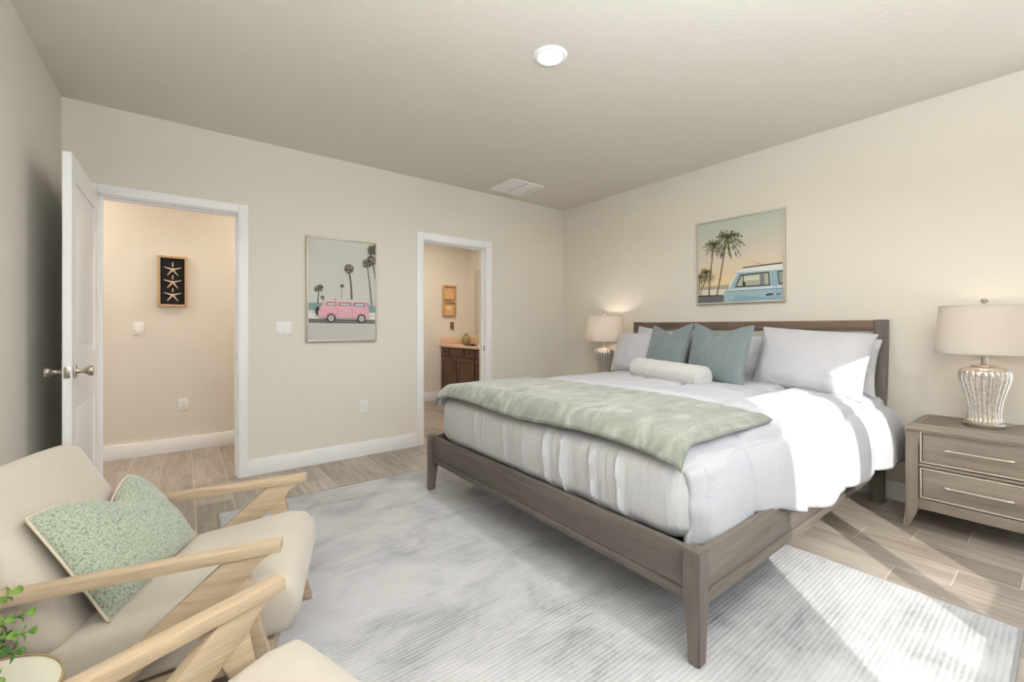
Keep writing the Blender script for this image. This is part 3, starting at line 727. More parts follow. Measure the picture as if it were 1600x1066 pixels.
# ================================================================== RUG
RZ = 0.010
rx0, rx1, ry0, ry1 = 0.17, 2.655, 0.12, 3.355
rg = thing('area_rug', 'large pale grey distressed ribbed rug under the bed', 'rug', ((rx0+rx1)/2, (ry0+ry1)/2, 0.0))
hx, hy = (rx1-rx0)/2, (ry1-ry0)/2
bm = bmesh.new(); e_ = 0.012
def rugf(u, v_):
    x, y = lerp(-hx+e_, hx-e_, u), lerp(-hy+e_, hy-e_, v_)
    return (x, y, RZ)
grid(bm, 60, 80, rugf)
r_ = bmesh.ops.extrude_face_region(bm, geom=list(bm.faces))
for g in r_['geom']:
    if isinstance(g, bmesh.types.BMVert): g.co.z = 0.0005
bmesh.ops.recalc_face_normals(bm, faces=list(bm.faces))
obj('rug_pile', bm, M['rug'], rg, smooth=False)
bm = bmesh.new()
for a in (((-hx, -hy, 0.0005), (-hx+e_, hy, RZ+0.001)), ((hx-e_, -hy, 0.0005), (hx, hy, RZ+0.001)), ((-hx+e_, -hy, 0.0005), (hx-e_, -hy+e_, RZ+0.001)), ((-hx+e_, hy-e_, 0.0005), (hx-e_, hy, RZ+0.001))): box(bm, *a, 0.002)
obj('edge_binding', bm, M['rug_edge'], rg)

# ================================================================== BED FRAME
bed = thing('bed_frame', 'dark grey wooden king bed frame with tapered legs and tall headboard', 'bed', (1.434, 0, 0))
BY0, BY1 = 0.795, 2.915; FZ = 0.415; lw = 0.066
def foot_leg(sgn):
    """sgn -1 near (y=BY0), +1 far; in the frame of the bed"""
    yo = BY0 if sgn < 0 else BY1; s = -sgn
    zb = RZ+0.002
    secs = [(zb, 0.046, 0.044), (0.10, 0.052, 0.050), (0.20, 0.062, 0.062), (0.24, lw, lw), (FZ, lw, lw)]
    bm = bmesh.new(); rings = []
    for z, wx, wy in secs:
        xs = (0, wx); ys = (yo, yo+s*wy)
        rings.append([bm.verts.new((xs[0], ys[0], z)), bm.verts.new((xs[1], ys[0], z)), bm.verts.new((xs[1], ys[1], z)), bm.verts.new((xs[0], ys[1], z))])
    for a, b in zip(rings, rings[1:]):
        for i in range(4): bm.faces.new((a[i], a[(i+1) % 4], b[(i+1) % 4], b[i]))
    bm.faces.new(rings[0]); bm.faces.new(rings[-1])
    bmesh.ops.recalc_face_normals(bm, faces=list(bm.faces))
    bmesh.ops.bevel(bm, geom=[e for e in bm.edges], offset=0.003, segments=2, affect='EDGES')
    obj('leg', bm, M['bedwood_z'], bed)
foot_leg(-1); foot_leg(1)
# foot rail and side rails, each with a groove above a lower bead
bm = bmesh.new()
box(bm, (0.018, BY0+lw, 0.262), (0.046, BY1-lw, FZ-0.004), 0.002); box(bm, (0.021, BY0+lw, 0.255), (0.044, BY1-lw, 0.263)); box(bm, (0.014, BY0+lw, 0.222), (0.05, BY1-lw, 0.256), 0.002)
obj('foot_rail', bm, M['bedwood_y'], bed)
for s, yo in ((1, BY0), (-1, BY1)):
    bm = bmesh.new()
    def yy(a, b): return (min(yo+s*a, yo+s*b), max(yo+s*a, yo+s*b))
    a, b = yy(0.010, 0.034); box(bm, (lw, a, 0.262), (2.385, b, FZ-0.004), 0.002)
    a, b = yy(0.014, 0.032); box(bm, (lw, a, 0.255), (2.385, b, 0.263))
    a, b = yy(0.004, 0.040); box(bm, (lw, a, 0.216), (2.385, b, 0.256), 0.002)
    obj('side_rail', bm, M['bedwood_x'], bed)
bm = bmesh.new()
for k in range(12):
    x = 0.12+k*0.195; box(bm, (x, BY0+0.042, 0.335), (x+0.09, BY1-0.042, 0.355))
slats = obj('slats', bm, M['bedwood_y'], bed, smooth=False)
# headboard posts lean back
post = [(2.372, 0.001), (2.422, 0.001), (2.422, 0.36), (2.448, 0.62), (2.500, 0.90), (2.520, 1.10), (2.522, 1.266), (2.466, 1.266), (2.462, 1.10), (2.442, 0.90), (2.392, 0.62), (2.368, 0.36)]
for ya, yb in ((BY0-0.006, BY0+0.070), (BY1-0.076, BY1)):
    bm = bmesh.new(); prism(bm, post, 'y', ya, yb, 0.003); obj('headboard_post', bm, M['bedwood_z'], bed)
bm = bmesh.new(); box(bm, (2.468, BY0+0.07, 1.190), (2.518, BY1-0.076, 1.262), 0.003); obj('headboard_rail', bm, M['headwood_y'], bed)
bm = bmesh.new(); box(bm, (2.478, BY0+0.07, 1.122), (2.506, BY1-0.076, 1.136), 0.002); obj('headboard_rail', bm, M['headwood_y'], bed)
bm = bmesh.new(); box(bm, (2.490, BY0+0.07, 0.55), (2.508, BY1-0.076, 1.190)); obj('headboard_panel', bm, M['headpanel'], bed, smooth=False)

# ================================================================== MATTRESS
def rounded(bm, lo, hi, r, n, bulge=None):
    b2 = bmesh.new(); bmesh.ops.create_cube(b2, size=1.0); bmesh.ops.subdivide_edges(b2, edges=list(b2.edges), cuts=n, use_grid_fill=True)
    lo, hi = Vector(lo), Vector(hi)
    for v_ in b2.verts:
        p = Vector([lo[k]+(v_.co[k]+0.5)*(hi[k]-lo[k]) for k in range(3)])
        c = Vector([min(max(p[k], lo[k]+r[k]), hi[k]-r[k]) for k in range(3)])
        d = Vector([(p[k]-c[k])/r[k] for k in range(3)])
        if d.length > 1e-6:
            m_ = max(abs(d[0]), abs(d[1]), abs(d[2])); d = d.normalized()*m_
            p = c + Vector([d[k]*r[k] for k in range(3)])
        if bulge: p = bulge(p)
        v_.co = p
    merge(bm, b2)
folds = [(2.32, 0.006, 0.012), (2.235, 0.005, 0.01), (2.02, 0.007, 0.011), (1.835, 0.006, 0.010), (1.65, 0.013, 0.014), (1.585, 0.005, 0.008), (1.525, 0.015, 0.010), (1.46, -0.004, 0.02), (1.335, 0.012, 0.012), (1.28, 0.005, 0.008), (1.235, 0.006, 0.008), (1.18, 0.014, 0.010)]
def mb(p):
    u = (p.x-1.485)/2.38; v_ = (p.y-0.865)/1.955
    top = smooth01((p.z-0.55)/0.15)
    p.z += top*0.018*max(0, 1-(2*v_-1)**2)*min(1, u*6)
    f = smooth01((1.62-p.x)/0.12)
    if f > 0:
        zt = (p.z-0.37)/0.36
        for fy, am, sg in folds:
            y_ = fy + 0.03*(zt-0.5)
            p.x -= f*1.7*am*math.exp(-((p.y-y_)/sg)**2)*smooth01(1.15-abs(zt-0.45)*1.3)
        p.x -= f*0.022*math.sin(PI*min(1, max(0, zt)))
        p.x += f*0.006*nz(p.x, p.y*3, p.z*2, 1.4)
    if p.y < 1.0: p.y -= 0.02*math.sin(PI*min(1, max(0, (p.z-0.37)/0.36)))
    return p
bm = bmesh.new(); rounded(bm, (1.500, 0.875, 0.358), (3.86, 2.835, 0.722), (0.13, 0.13, 0.09), 150, mb)
tag(obj('mattress', bm, M['mattress'], angle=80), 'thick white mattress with gathered cover, its foot end bare below the green throw', 'mattress')

# ================================================================== COMFORTER
hem = [(1.56, 0.880, 0.372), (1.65, 0.862, 0.372), (1.9, 0.840, 0.405), (2.12, 0.815, 0.400), (2.33, 0.785, 0.343), (2.5, 0.768, 0.322), (2.67, 0.750, 0.334), (2.9, 0.735, 0.348), (3.1, 0.725, 0.354), (3.4, 0.705, 0.352), (3.62, 0.690, 0.338), (3.74, 0.70, 0.33)]
def top_z(x, y):
    v_ = (y-0.865)/1.97; u = (x-1.5)/2.35
    z = 0.742 + 0.030*max(0, 1-(2*v_-1)**2)
    z += 0.010*max(0.0, v_)
    z -= 0.06*max(0, 1-(x-1.49)/0.10)**2 if x < 1.59 else 0
    return z
seam_x = [1.98, 2.40, 2.82, 3.24]
seam_y = [1.22, 1.60, 1.98, 2.36, 2.74]
def comf(u, v_):
    """u along the bed, v across: 0 near hem, 1 far hem"""
    x = lerp(1.535, 3.80, u)
    hy_, hz_ = interp(hem, x)
    ys = 1.06 - 0.02*u
    A, Bp = 0.36, 0.86
    if v_ < A:
        t = v_/A; th = t*PI/2                     # 0 hem .. pi/2 shoulder
        e = 0.72
        y = ys - (ys-hy_)*(math.cos(th)**e if th < PI/2-1e-6 else 0)
        z = hz_ + (top_z(x, ys)-hz_)*(math.sin(th)**0.85)
        y -= 0.018*math.sin(th*2)*(0.4+u)
        s_side = (1-t)*0.42
    elif v_ < Bp:
        y = lerp(ys, 2.70, (v_-A)/(Bp-A)); z = top_z(x, y); t = 1
    else:
        t = (v_-Bp)/(1-Bp); th = t*PI/2
        y = 2.70 + 0.185*math.sin(th)**0.8; zf = lerp(0.64, 0.50, smooth01((x-1.7)/0.8)); z = zf + (top_z(x, 2.70)-zf)*math.cos(th)**0.7 if th < PI/2-1e-6 else zf
    # puffs between the quilting seams
    dx = min(abs(x-(s+0.05*nz(y, s, 1.0, 1.5))) for s in seam_x)
    arc = (v_/A)*0.52 if v_ < A else 0.52 + (y-ys)
    sy = [-0.10, 0.30, 0.72, 1.21, 1.59, 1.97]
    dy = min(abs(arc-(s+0.02*nz(x, s, 3.0, 2.0))) for s in sy)
    puff = (0.030 if v_ > A else 0.022)*(1-math.exp(-(dx/0.028)**2))*(1-math.exp(-(dy/0.028)**2))
    wr = 0.006*nz(x*1.6, y*2.2, z*2.2, 2.6) + 0.003*nz(x*1.2, y*3, z*3, 9.0)
    side = 1-min(1, v_/A)
    fold = 0.010*math.sin(x*15+3*nz(x, 0, 0, 2))*side*side
    n = puff + wr
    if v_ < A:
        t_ = v_/A; cy, sz = math.cos(t_*PI/2), math.sin(t_*PI/2)
        y -= (n*0.8+fold)*cy + 0.034*math.exp(-((u-0.016)/0.020)**2)*math.sin(PI*min(1, 0.12+t_*0.95))*(1+0.14*math.sin(t_*17)); x += (0.006*math.sin(t_*9+1)+0.003*math.sin(t_*23)-0.008)*math.exp(-(u/0.03)**2); z += n*sz + 0.010*nz(x*2, 7, 0, 3.0)*(1-t_)
    elif v_ < Bp: z += n
    else: y += n*0.8; 
    # soft rounded foot edge
    if u < 0.03: z -= 0.018*(1-u/0.03)*(1 if v_ > A else v_/A); y += 0.035*(1-u/0.03)*side; x += 0.02*(u/0.03)*side*0
    return (x + (0.010*nz(1, y*4, z*4, 2.5) if u < 0.02 else 0), y, z)
bm = bmesh.new(); grid(bm, 170, 190, comf)
bmesh.ops.recalc_face_normals(bm, faces=list(bm.faces))
cf = obj('comforter', bm, M['duvet'], angle=180)
up = sum((p.normal.z for p in cf.data.polygons)) > 0
md_ = cf.modifiers.new('thickness', 'SOLIDIFY'); md_.thickness = 0.030; md_.offset = -1.0 if up else 1.0
tag(cf, 'puffy white quilted comforter draped over the near side of the bed', 'comforter')

# ================================================================== GREEN THROW
from mathutils.bvhtree import BVHTree
dg = bpy.context.evaluated_depsgraph_get()
def _bvh(o):
    return BVHTree.FromPolygons([v.co.copy() for v in o.data.vertices], [tuple(p.vertices) for p in o.data.polygons])
_trees = [_bvh(bpy.data.objects['comforter']), _bvh(bpy.data.objects['mattress'])]
def lie0(x, y):
    zz = 0.0
    for t in _trees:
        for ox, oy in ((0, 0), (0.014, 0), (-0.014, 0), (0, 0.014), (0, -0.014)):
            h = t.ray_cast(Vector((x+ox, y+oy, 3)), Vector((0, 0, -1)))
            if h[0] is not None: zz = max(zz, h[0].z)
    return zz
GX0, GX1, GY0, GY1, GNX, GNY = 1.53, 2.34, 0.94, 2.82, 18, 40
_g = [[lie0(lerp(GX0, GX1, i/(GNX-1)), lerp(GY0, GY1, j/(GNY-1))) for j in range(GNY)] for i in range(GNX)]
_g = [[max(_g[a][b] for a in range(max(0, i-1), min(GNX, i+2)) for b in range(max(0, j-1), min(GNY, j+2))) for j in range(GNY)] for i in range(GNX)]
for _ in range(2):
    _g = [[(lambda q: sum(q)/len(q))([_g[a][b] for a in range(max(0, i-1), min(GNX, i+2)) for b in range(max(0, j-1), min(GNY, j+2))]) for j in range(GNY)] for i in range(GNX)]
def lie(x, y):
    a = min(max((x-GX0)/(GX1-GX0), 0), 0.9999)*(GNX-1); b = min(max((y-GY0)/(GY1-GY0), 0), 0.9999)*(GNY-1)
    i, j = int(a), int(b); fa_, fb_ = a-i, b-j
    return lerp(lerp(_g[i][j], _g[i+1][j], fa_), lerp(_g[i][j+1], _g[i+1][j+1], fa_), fb_)
def thr(u, v_):
    # u 0 at the foot edge .. 1 towards the pillows, v 0 near .. 1 far
    y = lerp(0.885, 2.872, v_)
    xb = 2.27 - 0.05*v_ + 0.02*math.sin(v_*7)
    xf = 1.462 + 0.008*math.sin(v_*9)
    x = lerp(xf, xb, u)
    z = lie(max(x, 1.545), min(max(y, 0.955), 2.80)) + 0.018
    z -= 0.085*max(0, (1.575-x)/0.11)**2                  # rolls over the foot end
    z -= 0.12*max(0, (y-2.80)/0.10)**2 + 0.02*max(0, (0.955-y)/0.07)**2
    z += 0.006*nz(x*1.2, y*2.4, 0, 3.0)*min(1, u*6) + 0.004*nz(x, y*2, 5, 8.0)
    for yc, sl in ((1.32, 0.25), (1.62, -0.15), (1.95, 0.2), (2.3, 0.1)):
        z += 0.009*math.exp(-((y-yc-sl*(x-1.6)-0.03*nz(x, yc, 0, 4))/0.022)**2)*smooth01(1-(x-1.45)/0.45)*smooth01((x-1.47)/0.08)
    ed = min(u, 1-u)*0.8+0, min(v_, 1-v_)*2.0
    e = min(ed); 
    if e < 0.03: z -= 0.008*(1-e/0.03)
    return (x, y, z)
bm = bmesh.new(); grid(bm, 80, 190, thr); bmesh.ops.recalc_face_normals(bm, faces=list(bm.faces))
th_ = obj('throw_blanket', bm, M['throw'], angle=180)
up = sum((p.normal.z for p in th_.data.polygons)) > 0
md_ = th_.modifiers.new('thickness', 'SOLIDIFY'); md_.thickness = 0.016; md_.offset = -1.0 if up else 1.0
tag(th_, 'sage green plush throw blanket spread across the foot of the bed', 'blanket')

# ================================================================== PILLOWS
def pillow(name, corners, T, mat, label, cat='pillow', chop=0.0, ear=0.06, wr=0.006, n=46, rc=0.0, group=None, flat_back=0.6, seed=0, welt=None, seam_mat=None, chop_u=0.0):
    """corners: bottom-left, bottom-right, top-right, top-left seen from the front"""
    bl_, br_, tr_, tl_ = [Vector(c) for c in corners]
    nrm = (br_-bl_).cross(tl_-bl_).normalized()
    cen = (bl_+br_+tr_+tl_)/4
    upv = ((tl_+tr_)-(bl_+br_)); H_ = upv.length/2; upv.normalize()
    bm = bmesh.new()
    def F(s, t, side):
        pi_s = s*(1-ear*(1-t*t)*abs(s)**2); pi_t = t*(1-ear*(1-s*s)*abs(t)**2)
        if rc and s > 0 and t > 0:
            cr_ = 1-rc*(s**4)*(t**4); pi_s *= cr_; pi_t *= cr_
        if rc and s > 0: pi_s += 0.05*(1-t*t)*s*s
        a = (pi_s+1)/2; b_ = (pi_t+1)/2
        p = bl_*(1-a)*(1-b_) + br_*a*(1-b_) + tr_*a*b_ + tl_*(1-a)*b_
        if chop:
            g = max(0.0, 1-abs(s-chop_u)/0.95)**1.6
            p -= upv*chop*g*max(0, (t+0.2)/1.2)**1.6
            p -= nrm*chop*0.25*g*max(0, t)**2*side*0.6
        k = max(0, (1-s*s)*(1-t*t))
        th = T*0.5*(k**0.42)
        if chop: th *= 1-0.35*math.exp(-((s-chop_u)/0.3)**2)*max(0, t)
        if side < 0: th *= flat_back
        edge = (1-k)
        w_ = wr*(nz(s*2+seed, t*2, side, 1.6) + 0.6*nz(s*5+seed, t*5, side, 1.4)) 
        # radial creases out of the corners
        w_ += wr*0.8*math.sin(11*math.atan2(abs(t)-1.05, abs(s)-1.05)+seed)*(max(abs(s), abs(t))**4)*k**0.3
        return p + nrm*(th*side + w_*min(1, k*4)*side)
    vf = [[None]*n for _ in range(n)]; vb = [[None]*n for _ in range(n)]
    def q(i):
        a = i/(n-1)*2-1; return math.sin(a*PI/2)
    for i in range(n):
        for j in range(n):
            s, t = q(i), q(j)
            vf[i][j] = bm.verts.new(F(s, t, 1))
            vb[i][j] = vf[i][j] if i in (0, n-1) or j in (0, n-1) else bm.verts.new(F(s, t, -1))
    for i in range(n-1):
        for j in range(n-1):
            bm.faces.new((vf[i][j], vf[i+1][j], vf[i+1][j+1], vf[i][j+1]))
            f = bm.faces.new((vb[i][j], vb[i][j+1], vb[i+1][j+1], vb[i+1][j])); f.material_index = 1 if seam_mat else 0
    bmesh.ops.recalc_face_normals(bm, faces=list(bm.faces))
    base = Vector((cen.x, cen.y, min(bl_.z, br_.z)))
    bmesh.ops.translate(bm, verts=list(bm.verts), vec=-base)
    root = bpy.data.objects.new(name, None) if welt else None
    if welt:
        C.objects.link(root); root.location = base
        ring = [F(q(i), -1, 1) for i in range(n)] + [F(1, q(j), 1) for j in range(n)] + [F(q(i), 1, 1) for i in range(n-1, -1, -1)] + [F(-1, q(j), 1) for j in range(n-1, -1, -1)]
        o = obj('cushion', bm, [mat, seam_mat] if seam_mat else mat, root, angle=180)
        bm = bmesh.new(); pts = [p-base for p in ring]; cl = []
        for p in pts:
            if not cl or (p-cl[-1]).length > 0.004: cl.append(p)
        tube(bm, cl, 0.0045, 6); obj('piping', bm, welt, root, angle=180)
        return tag(root, label, cat, group)
    o = obj(name, bm, [mat, seam_mat] if seam_mat else mat, angle=180); o.location = base
    return tag(o, label, cat, group)
WP = M['pillow_white']
# back row, standing against the headboard
pillow('pillow', [(3.70, 1.50, 0.765), (3.66, 0.80, 0.740), (3.84, 0.800, 1.125), (3.86, 1.50, 1.165)], 0.15, WP, 'white pillow hard against the headboard, furthest right, mostly behind another', seed=1, wr=0.004)
pillow('pillow', [(3.70, 2.16, 0.79), (3.70, 1.56, 0.775), (3.86, 1.545, 1.135), (3.86, 2.18, 1.16)], 0.13, WP, 'white pillow behind the larger grey green cushion at the middle of the bed', seed=2)
pillow('pillow', [(3.70, 2.84, 0.80), (3.70, 2.24, 0.79), (3.86, 2.20, 1.145), (3.84, 2.80, 1.225)], 0.15, WP, 'white pillow against the headboard behind the smaller looking grey green cushion', seed=3)
# front row
pillow('pillow', [(3.46, 1.500, 0.775), (3.38, 0.805, 0.735), (3.62, 0.775, 1.165), (3.66, 1.495, 1.215)], 0.25, WP, 'large plump white pillow in front at the right, crossed by a patch of sunlight', seed=4, wr=0.009)
pillow('pillow', [(3.46, 2.87, 0.775), (3.42, 2.36, 0.78), (3.62, 2.30, 1.14), (3.68, 2.92, 1.16)], 0.18, WP, 'plump white pillow at the far left of the bed beside the table lamp', seed=5, wr=0.008)
pillow('throw_pillow', [(3.35, 2.400, 0.80), (3.28, 1.965, 0.80), (3.50, 1.985, 1.245), (3.55, 2.425, 1.225)], 0.15, M['teal'], 'grey green ribbed square cushion, the left one, behind the bolster', 'cushion', chop=0.085, seed=6, ear=0.07)
pillow('throw_pillow', [(3.24, 1.915, 0.80), (3.14, 1.415, 0.775), (3.38, 1.440, 1.225), (3.45, 1.955, 1.245)], 0.16, M['teal'], 'grey green ribbed square cushion, the right one, touching the white pillow', 'cushion', chop=0.085, seed=7, ear=0.07)
# bolster
bo = thing('bolster_pillow', 'white cylindrical bolster pillow lying in front of the grey green cushions', 'bolster', (3.06, 1.95, 0.775))
A_, B_ = Vector((0.06, 0.335, 0.085)), Vector((-0.10, -0.335, 0.068)); axv = (B_-A_).normalized(); sv = axv.cross(Vector((0, 0, 1))).normalized(); tv = sv.cross(axv)
bm = bmesh.new()
def bol(u, v_):
    r = 0.091; a = u*2*PI
    e = min(v_, 1-v_)
    rr = r*(1-0.06*math.exp(-(e/0.02)**2)) + 0.003*nz(math.cos(a)*1.3, math.sin(a)*1.3, v_*5, 2.0) + 0.004*nz(math.cos(a)*0.6+9, math.sin(a)*0.6, v_*13, 1.6)*math.exp(-((v_-0.4)/0.16)**2)*2
    return A_ + (B_-A_)*v_ + (sv*math.cos(a)+tv*math.sin(a))*rr
grid(bm, 48, 70, bol, closed_u=True); obj('bolster_body', bm, M['bolster'], bo, angle=180)
for P0, d in ((A_, -axv), (B_, axv)):
    bm = bmesh.new()
    def cap(u, v_):
        a = u*2*PI; r = 0.087*(1-v_)
        return P0 + d*(0.016*math.sqrt(max(0, 1-(1-v_)**2)) - 0.008*math.exp(-(r/0.014)**2) + 0.003*math.sin(a*9)*v_*(1-v_)*2) + (sv*math.cos(a)+tv*math.sin(a))*max(r, 0.0005)
    grid(bm, 40, 10, cap, closed_u=True); bmesh.ops.recalc_face_normals(bm, faces=list(bm.faces)); obj('end_cap', bm, M['bolster'], bo, angle=180)
    bm = bmesh.new(); tube(bm, [P0 + (sv*math.cos(2*PI*i/40)+tv*math.sin(2*PI*i/40))*0.088 for i in range(41)], 0.0035, 6); obj('piping', bm, M['bolster'], bo, angle=180)

# ================================================================== NIGHTSTANDS
def nightstand(y_lo, y_hi, label):
    t = thing('nightstand', label, 'nightstand', (3.49, (y_lo+y_hi)/2, 0), group='grey wood nightstands beside the bed')
    W = (y_hi-y_lo)/2; D = 0.455; Z = 0.632
    # legs, curving outwards at the foot
    for sx in (0, 1):
        for sy in (-1, 1):
            bm = bmesh.new(); rings = []
            for z, ww, fl in ((0.0015, 0.030, 0.012), (0.04, 0.036, 0.008), (0.09, 0.050, 0.002), (0.13, 0.058, 0.0), (0.5, 0.058, 0.0), (0.612, 0.058, -0.008)):
                yo = sy*(W+fl); yi = sy*(W+fl-ww)
                xo = -fl if sx == 0 else D-0.02+fl*0.3; xi = xo + (0.045 if sx == 0 else -0.045)
                rings.append([bm.verts.new((xo, yo, z)), bm.verts.new((xi, yo, z)), bm.verts.new((xi, yi, z)), bm.verts.new((xo, yi, z))])
            for a, b in zip(rings, rings[1:]):
                for i in range(4): bm.faces.new((a[i], a[(i+1) % 4], b[(i+1) % 4], b[i]))
            bm.faces.new(rings[0]); bm.faces.new(rings[-1]); bmesh.ops.recalc_face_normals(bm, faces=list(bm.faces))
            bmesh.ops.bevel(bm, geom=list(bm.edges), offset=0.002, segments=2, affect='EDGES')
            obj('leg', bm, M['ns_z'], t)
    bm = bmesh.new()
    box(bm, (0.035, -W+0.02, 0.13), (D-0.025, W-0.02, 0.595))          # carcass behind the drawers
    box(bm, (0.012, -W+0.055, 0.125), (0.045, W-0.055, 0.186), 0.003)   # apron
    box(bm, (0.012, -W+0.055, 0.380), (0.045, W-0.055, 0.395), 0.002)
    obj('carcass', bm, M['ns_y'], t)
    # top with chamfered edge and a framed inset
    bm = bmesh.new(); b2 = bmesh.new()
    lo = [(-0.012, -W-0.004), (D, -W-0.004), (D, W+0.004), (-0.012, W+0.004)]
    hi = [(0.022, -W+0.030), (D, -W+0.030), (D, W-0.030), (0.022, W-0.030)]
    rings = [[b2.verts.new((x, y, 0.596)) for x, y in lo], [b2.verts.new((x, y, 0.606)) for x, y in lo], [b2.verts.new((x, y, Z)) for x, y in hi]]
    for a, b in zip(rings, rings[1:]):
        for i in range(4): b2.faces.new((a[i], a[(i+1) % 4], b[(i+1) % 4], b[i]))
    b2.faces.new(rings[0]); b2.faces.new(rings[-1]); bmesh.ops.recalc_face_normals(b2, faces=list(b2.faces)); merge(bm, b2)
    obj('table_top', bm, M['ns_y'], t, smooth=False)
    bm = bmesh.new(); box(bm, (0.055, -W+0.065, Z-0.004), (D-0.03, W-0.065, Z+0.0008), 0.0006); obj('inset_panel', bm, M['ns_top'], t)
    bm = bmesh.new(); box(bm, (0.0512, -W+0.0615, Z-0.004), (D-0.027, W-0.0615, Z+0.0003)); obj('inset_groove', bm, M['gap'], t, smooth=False)
    for za, zb in ((0.400, 0.594), (0.190, 0.376)):
        ya, yb = -W+0.058, W-0.058
        bm = bmesh.new()
        box(bm, (0.030, ya, za), (0.034, yb, zb)); g = obj('drawer_gap', bm, M['gap'], t, smooth=False)
        bm = bmesh.new(); box(bm, (0.012, ya+0.018, za+0.014), (0.034, yb-0.018, zb-0.014), 0.002); d = obj('drawer', bm, M['ns_y'], t)
        bm = bmesh.new(); e = 0.009
        for a in (((0.008, ya+0.005, za+0.003), (0.030, ya+0.005+e, zb-0.003)), ((0.008, yb-0.005-e, za+0.003), (0.030, yb-0.005, zb-0.003)), ((0.008, ya+0.005+e, za+0.003), (0.030, yb-0.005-e, za+0.003+e)), ((0.008, ya+0.005+e, zb-0.003-e), (0.030, yb-0.005-e, zb-0.003))): box(bm, *a, 0.002)
        obj('bead_moulding', bm, M['ns_edge'], d)
        bm = bmesh.new(); zc = (za+zb)/2+0.004; hw = 0.130
        tube(bm, [(-0.022, -hw+0.012, zc), (-0.022, hw-0.012, zc)], 0.0042, 10)
        for s in (-1, 1):
            tube(bm, [(-0.022, s*(hw-0.024), zc), (-0.022, s*hw, zc)], 0.0066, 10); tube(bm, [(-0.022, s*(hw-0.017), zc), (0.014, s*(hw-0.017), zc)], 0.0048, 8)
        obj('handle', bm, M['nickel_lt'], d)
    return t
nightstand(0.012, 0.622, 'grey wooden two drawer nightstand on the near right side of the bed')
nightstand(2.995, 3.605, 'grey wooden nightstand mostly hidden behind the far left corner of the bed')

# ================================================================== TABLE LAMPS
def lamp(x, y, label, power):
    t = thing('table_lamp', label, 'lamp', (x, y, 0.6335), group='mercury glass table lamps')
    bm = bmesh.new(); lathe(bm, [(0, 0), (0.085, 0), (0.088, 0.004), (0.088, 0.020), (0.082, 0.026), (0, 0.026)], n=48); obj('lamp_base', bm, M['nickel'], t)
    prof = [(0.0, 0.026), (0.072, 0.026), (0.075, 0.035), (0.070, 0.055), (0.069, 0.09), (0.073, 0.13), (0.083, 0.18), (0.096, 0.23), (0.107, 0.27), (0.110, 0.300), (0.106, 0.322), (0.090, 0.338), (0.066, 0.346), (0.05, 0.348), (0, 0.348)]
    # smooth the profile
    pr = []
    for k in range(len(prof)-1):
        for q in range(3):
            pr.append((lerp(prof[k][0], prof[k+1][0], q/3), lerp(prof[k][1], prof[k+1][1], q/3)))
    pr.append(prof[-1])
    NF = 22
    bm = bmesh.new(); lathe(bm, pr, n=NF*8, flute=lambda k, a: 1-0.085*abs(math.sin(a*NF/2))**0.7*min(1, max(0, (0.345-pr[k][1])/0.05)) if False else 1-0.075*(1-abs(math.sin(a*NF/2)))**1.5*min(1, max(0, (0.347-pr[k][1])/0.05)))
    obj('glass_body', bm, M['mercury'], t, angle=60)
    bm = bmesh.new(); lathe(bm, [(0, 0.346), (0.052, 0.346), (0.054, 0.352), (0.046, 0.357), (0.016, 0.360), (0.014, 0.364), (0.0135, 0.41), (0.0, 0.41)], n=28)
    obj('neck', bm, M['nickel'], t)
    bm = bmesh.new()
    rb, rt, z0_, z1_ = 0.212, 0.190, 0.424, 0.704
    lathe(bm, [(rb, z0_), (rt, z1_), (rt-0.003, z1_), (rb-0.003, z0_), (rb, z0_)], n=72)
    sh = obj('lamp_shade', bm, M['shade'], t, angle=60)
    bm = bmesh.new(); lathe(bm, [(rb+0.0015, z0_), (rb+0.001, z0_+0.010), (rb-0.004, z0_+0.010), (rb-0.004, z0_), (rb+0.0015, z0_)], n=72); obj('shade_trim', bm, M['shade'], sh, angle=60)
    bm = bmesh.new(); lathe(bm, [(rt+0.0022, z1_-0.008), (rt+0.0015, z1_+0.001), (rt-0.004, z1_+0.001), (rt-0.004, z1_-0.008), (rt+0.0022, z1_-0.008)], n=72)
    obj('shade_trim', bm, M['shade'], sh, angle=60)
    bm = bmesh.new(); tube(bm, [(0, 0, 0.41), (0, 0, 0.72)], 0.0035, 8)
    for k in range(3):
        a = 2*PI*k/3+0.4; tube(bm, [(0, 0, 0.695), ((rt-0.002)*math.cos(a), (rt-0.002)*math.sin(a), 0.702)], 0.002, 6)
    obj('harp', bm, M['nickel'], t)
    bm = bmesh.new(); lathe(bm, [(0, 0.706), (0.008, 0.708), (0.006, 0.716), (0.013, 0.722), (0.017, 0.732), (0.013, 0.743), (0, 0.747)], n=20); obj('finial', bm, M['nickel'], t)
    bm = bmesh.new(); lathe(bm, [(0, 0.44), (0.014, 0.445), (0.018, 0.47), (0.028, 0.50), (0.03, 0.525), (0.02, 0.548), (0, 0.555)], 0.012, 0, 20)
    bu = obj('bulb', bm, M['bulb'], t)
    l = bpy.data.lights.new('bulb_light', 'POINT'); l.energy = power; l.color = (1.0, 0.88, 0.74); l.shadow_soft_size = 0.03
    lo = bpy.data.objects.new('bulb_light', l); C.objects.link(lo); lo.location = (0.012, 0, 0.60); lo.parent = t
    return t
M['bulb'] = glow('bulb_glow', (255, 226, 184), 4.0)
lr = lamp(3.70, 0.315, 'large silver fluted glass table lamp with white drum shade on the near nightstand', 0.9)
ll = lamp(3.705, 3.165, 'silver fluted glass lamp with white shade left of the bed, partly hidden by pillows', 2.2)
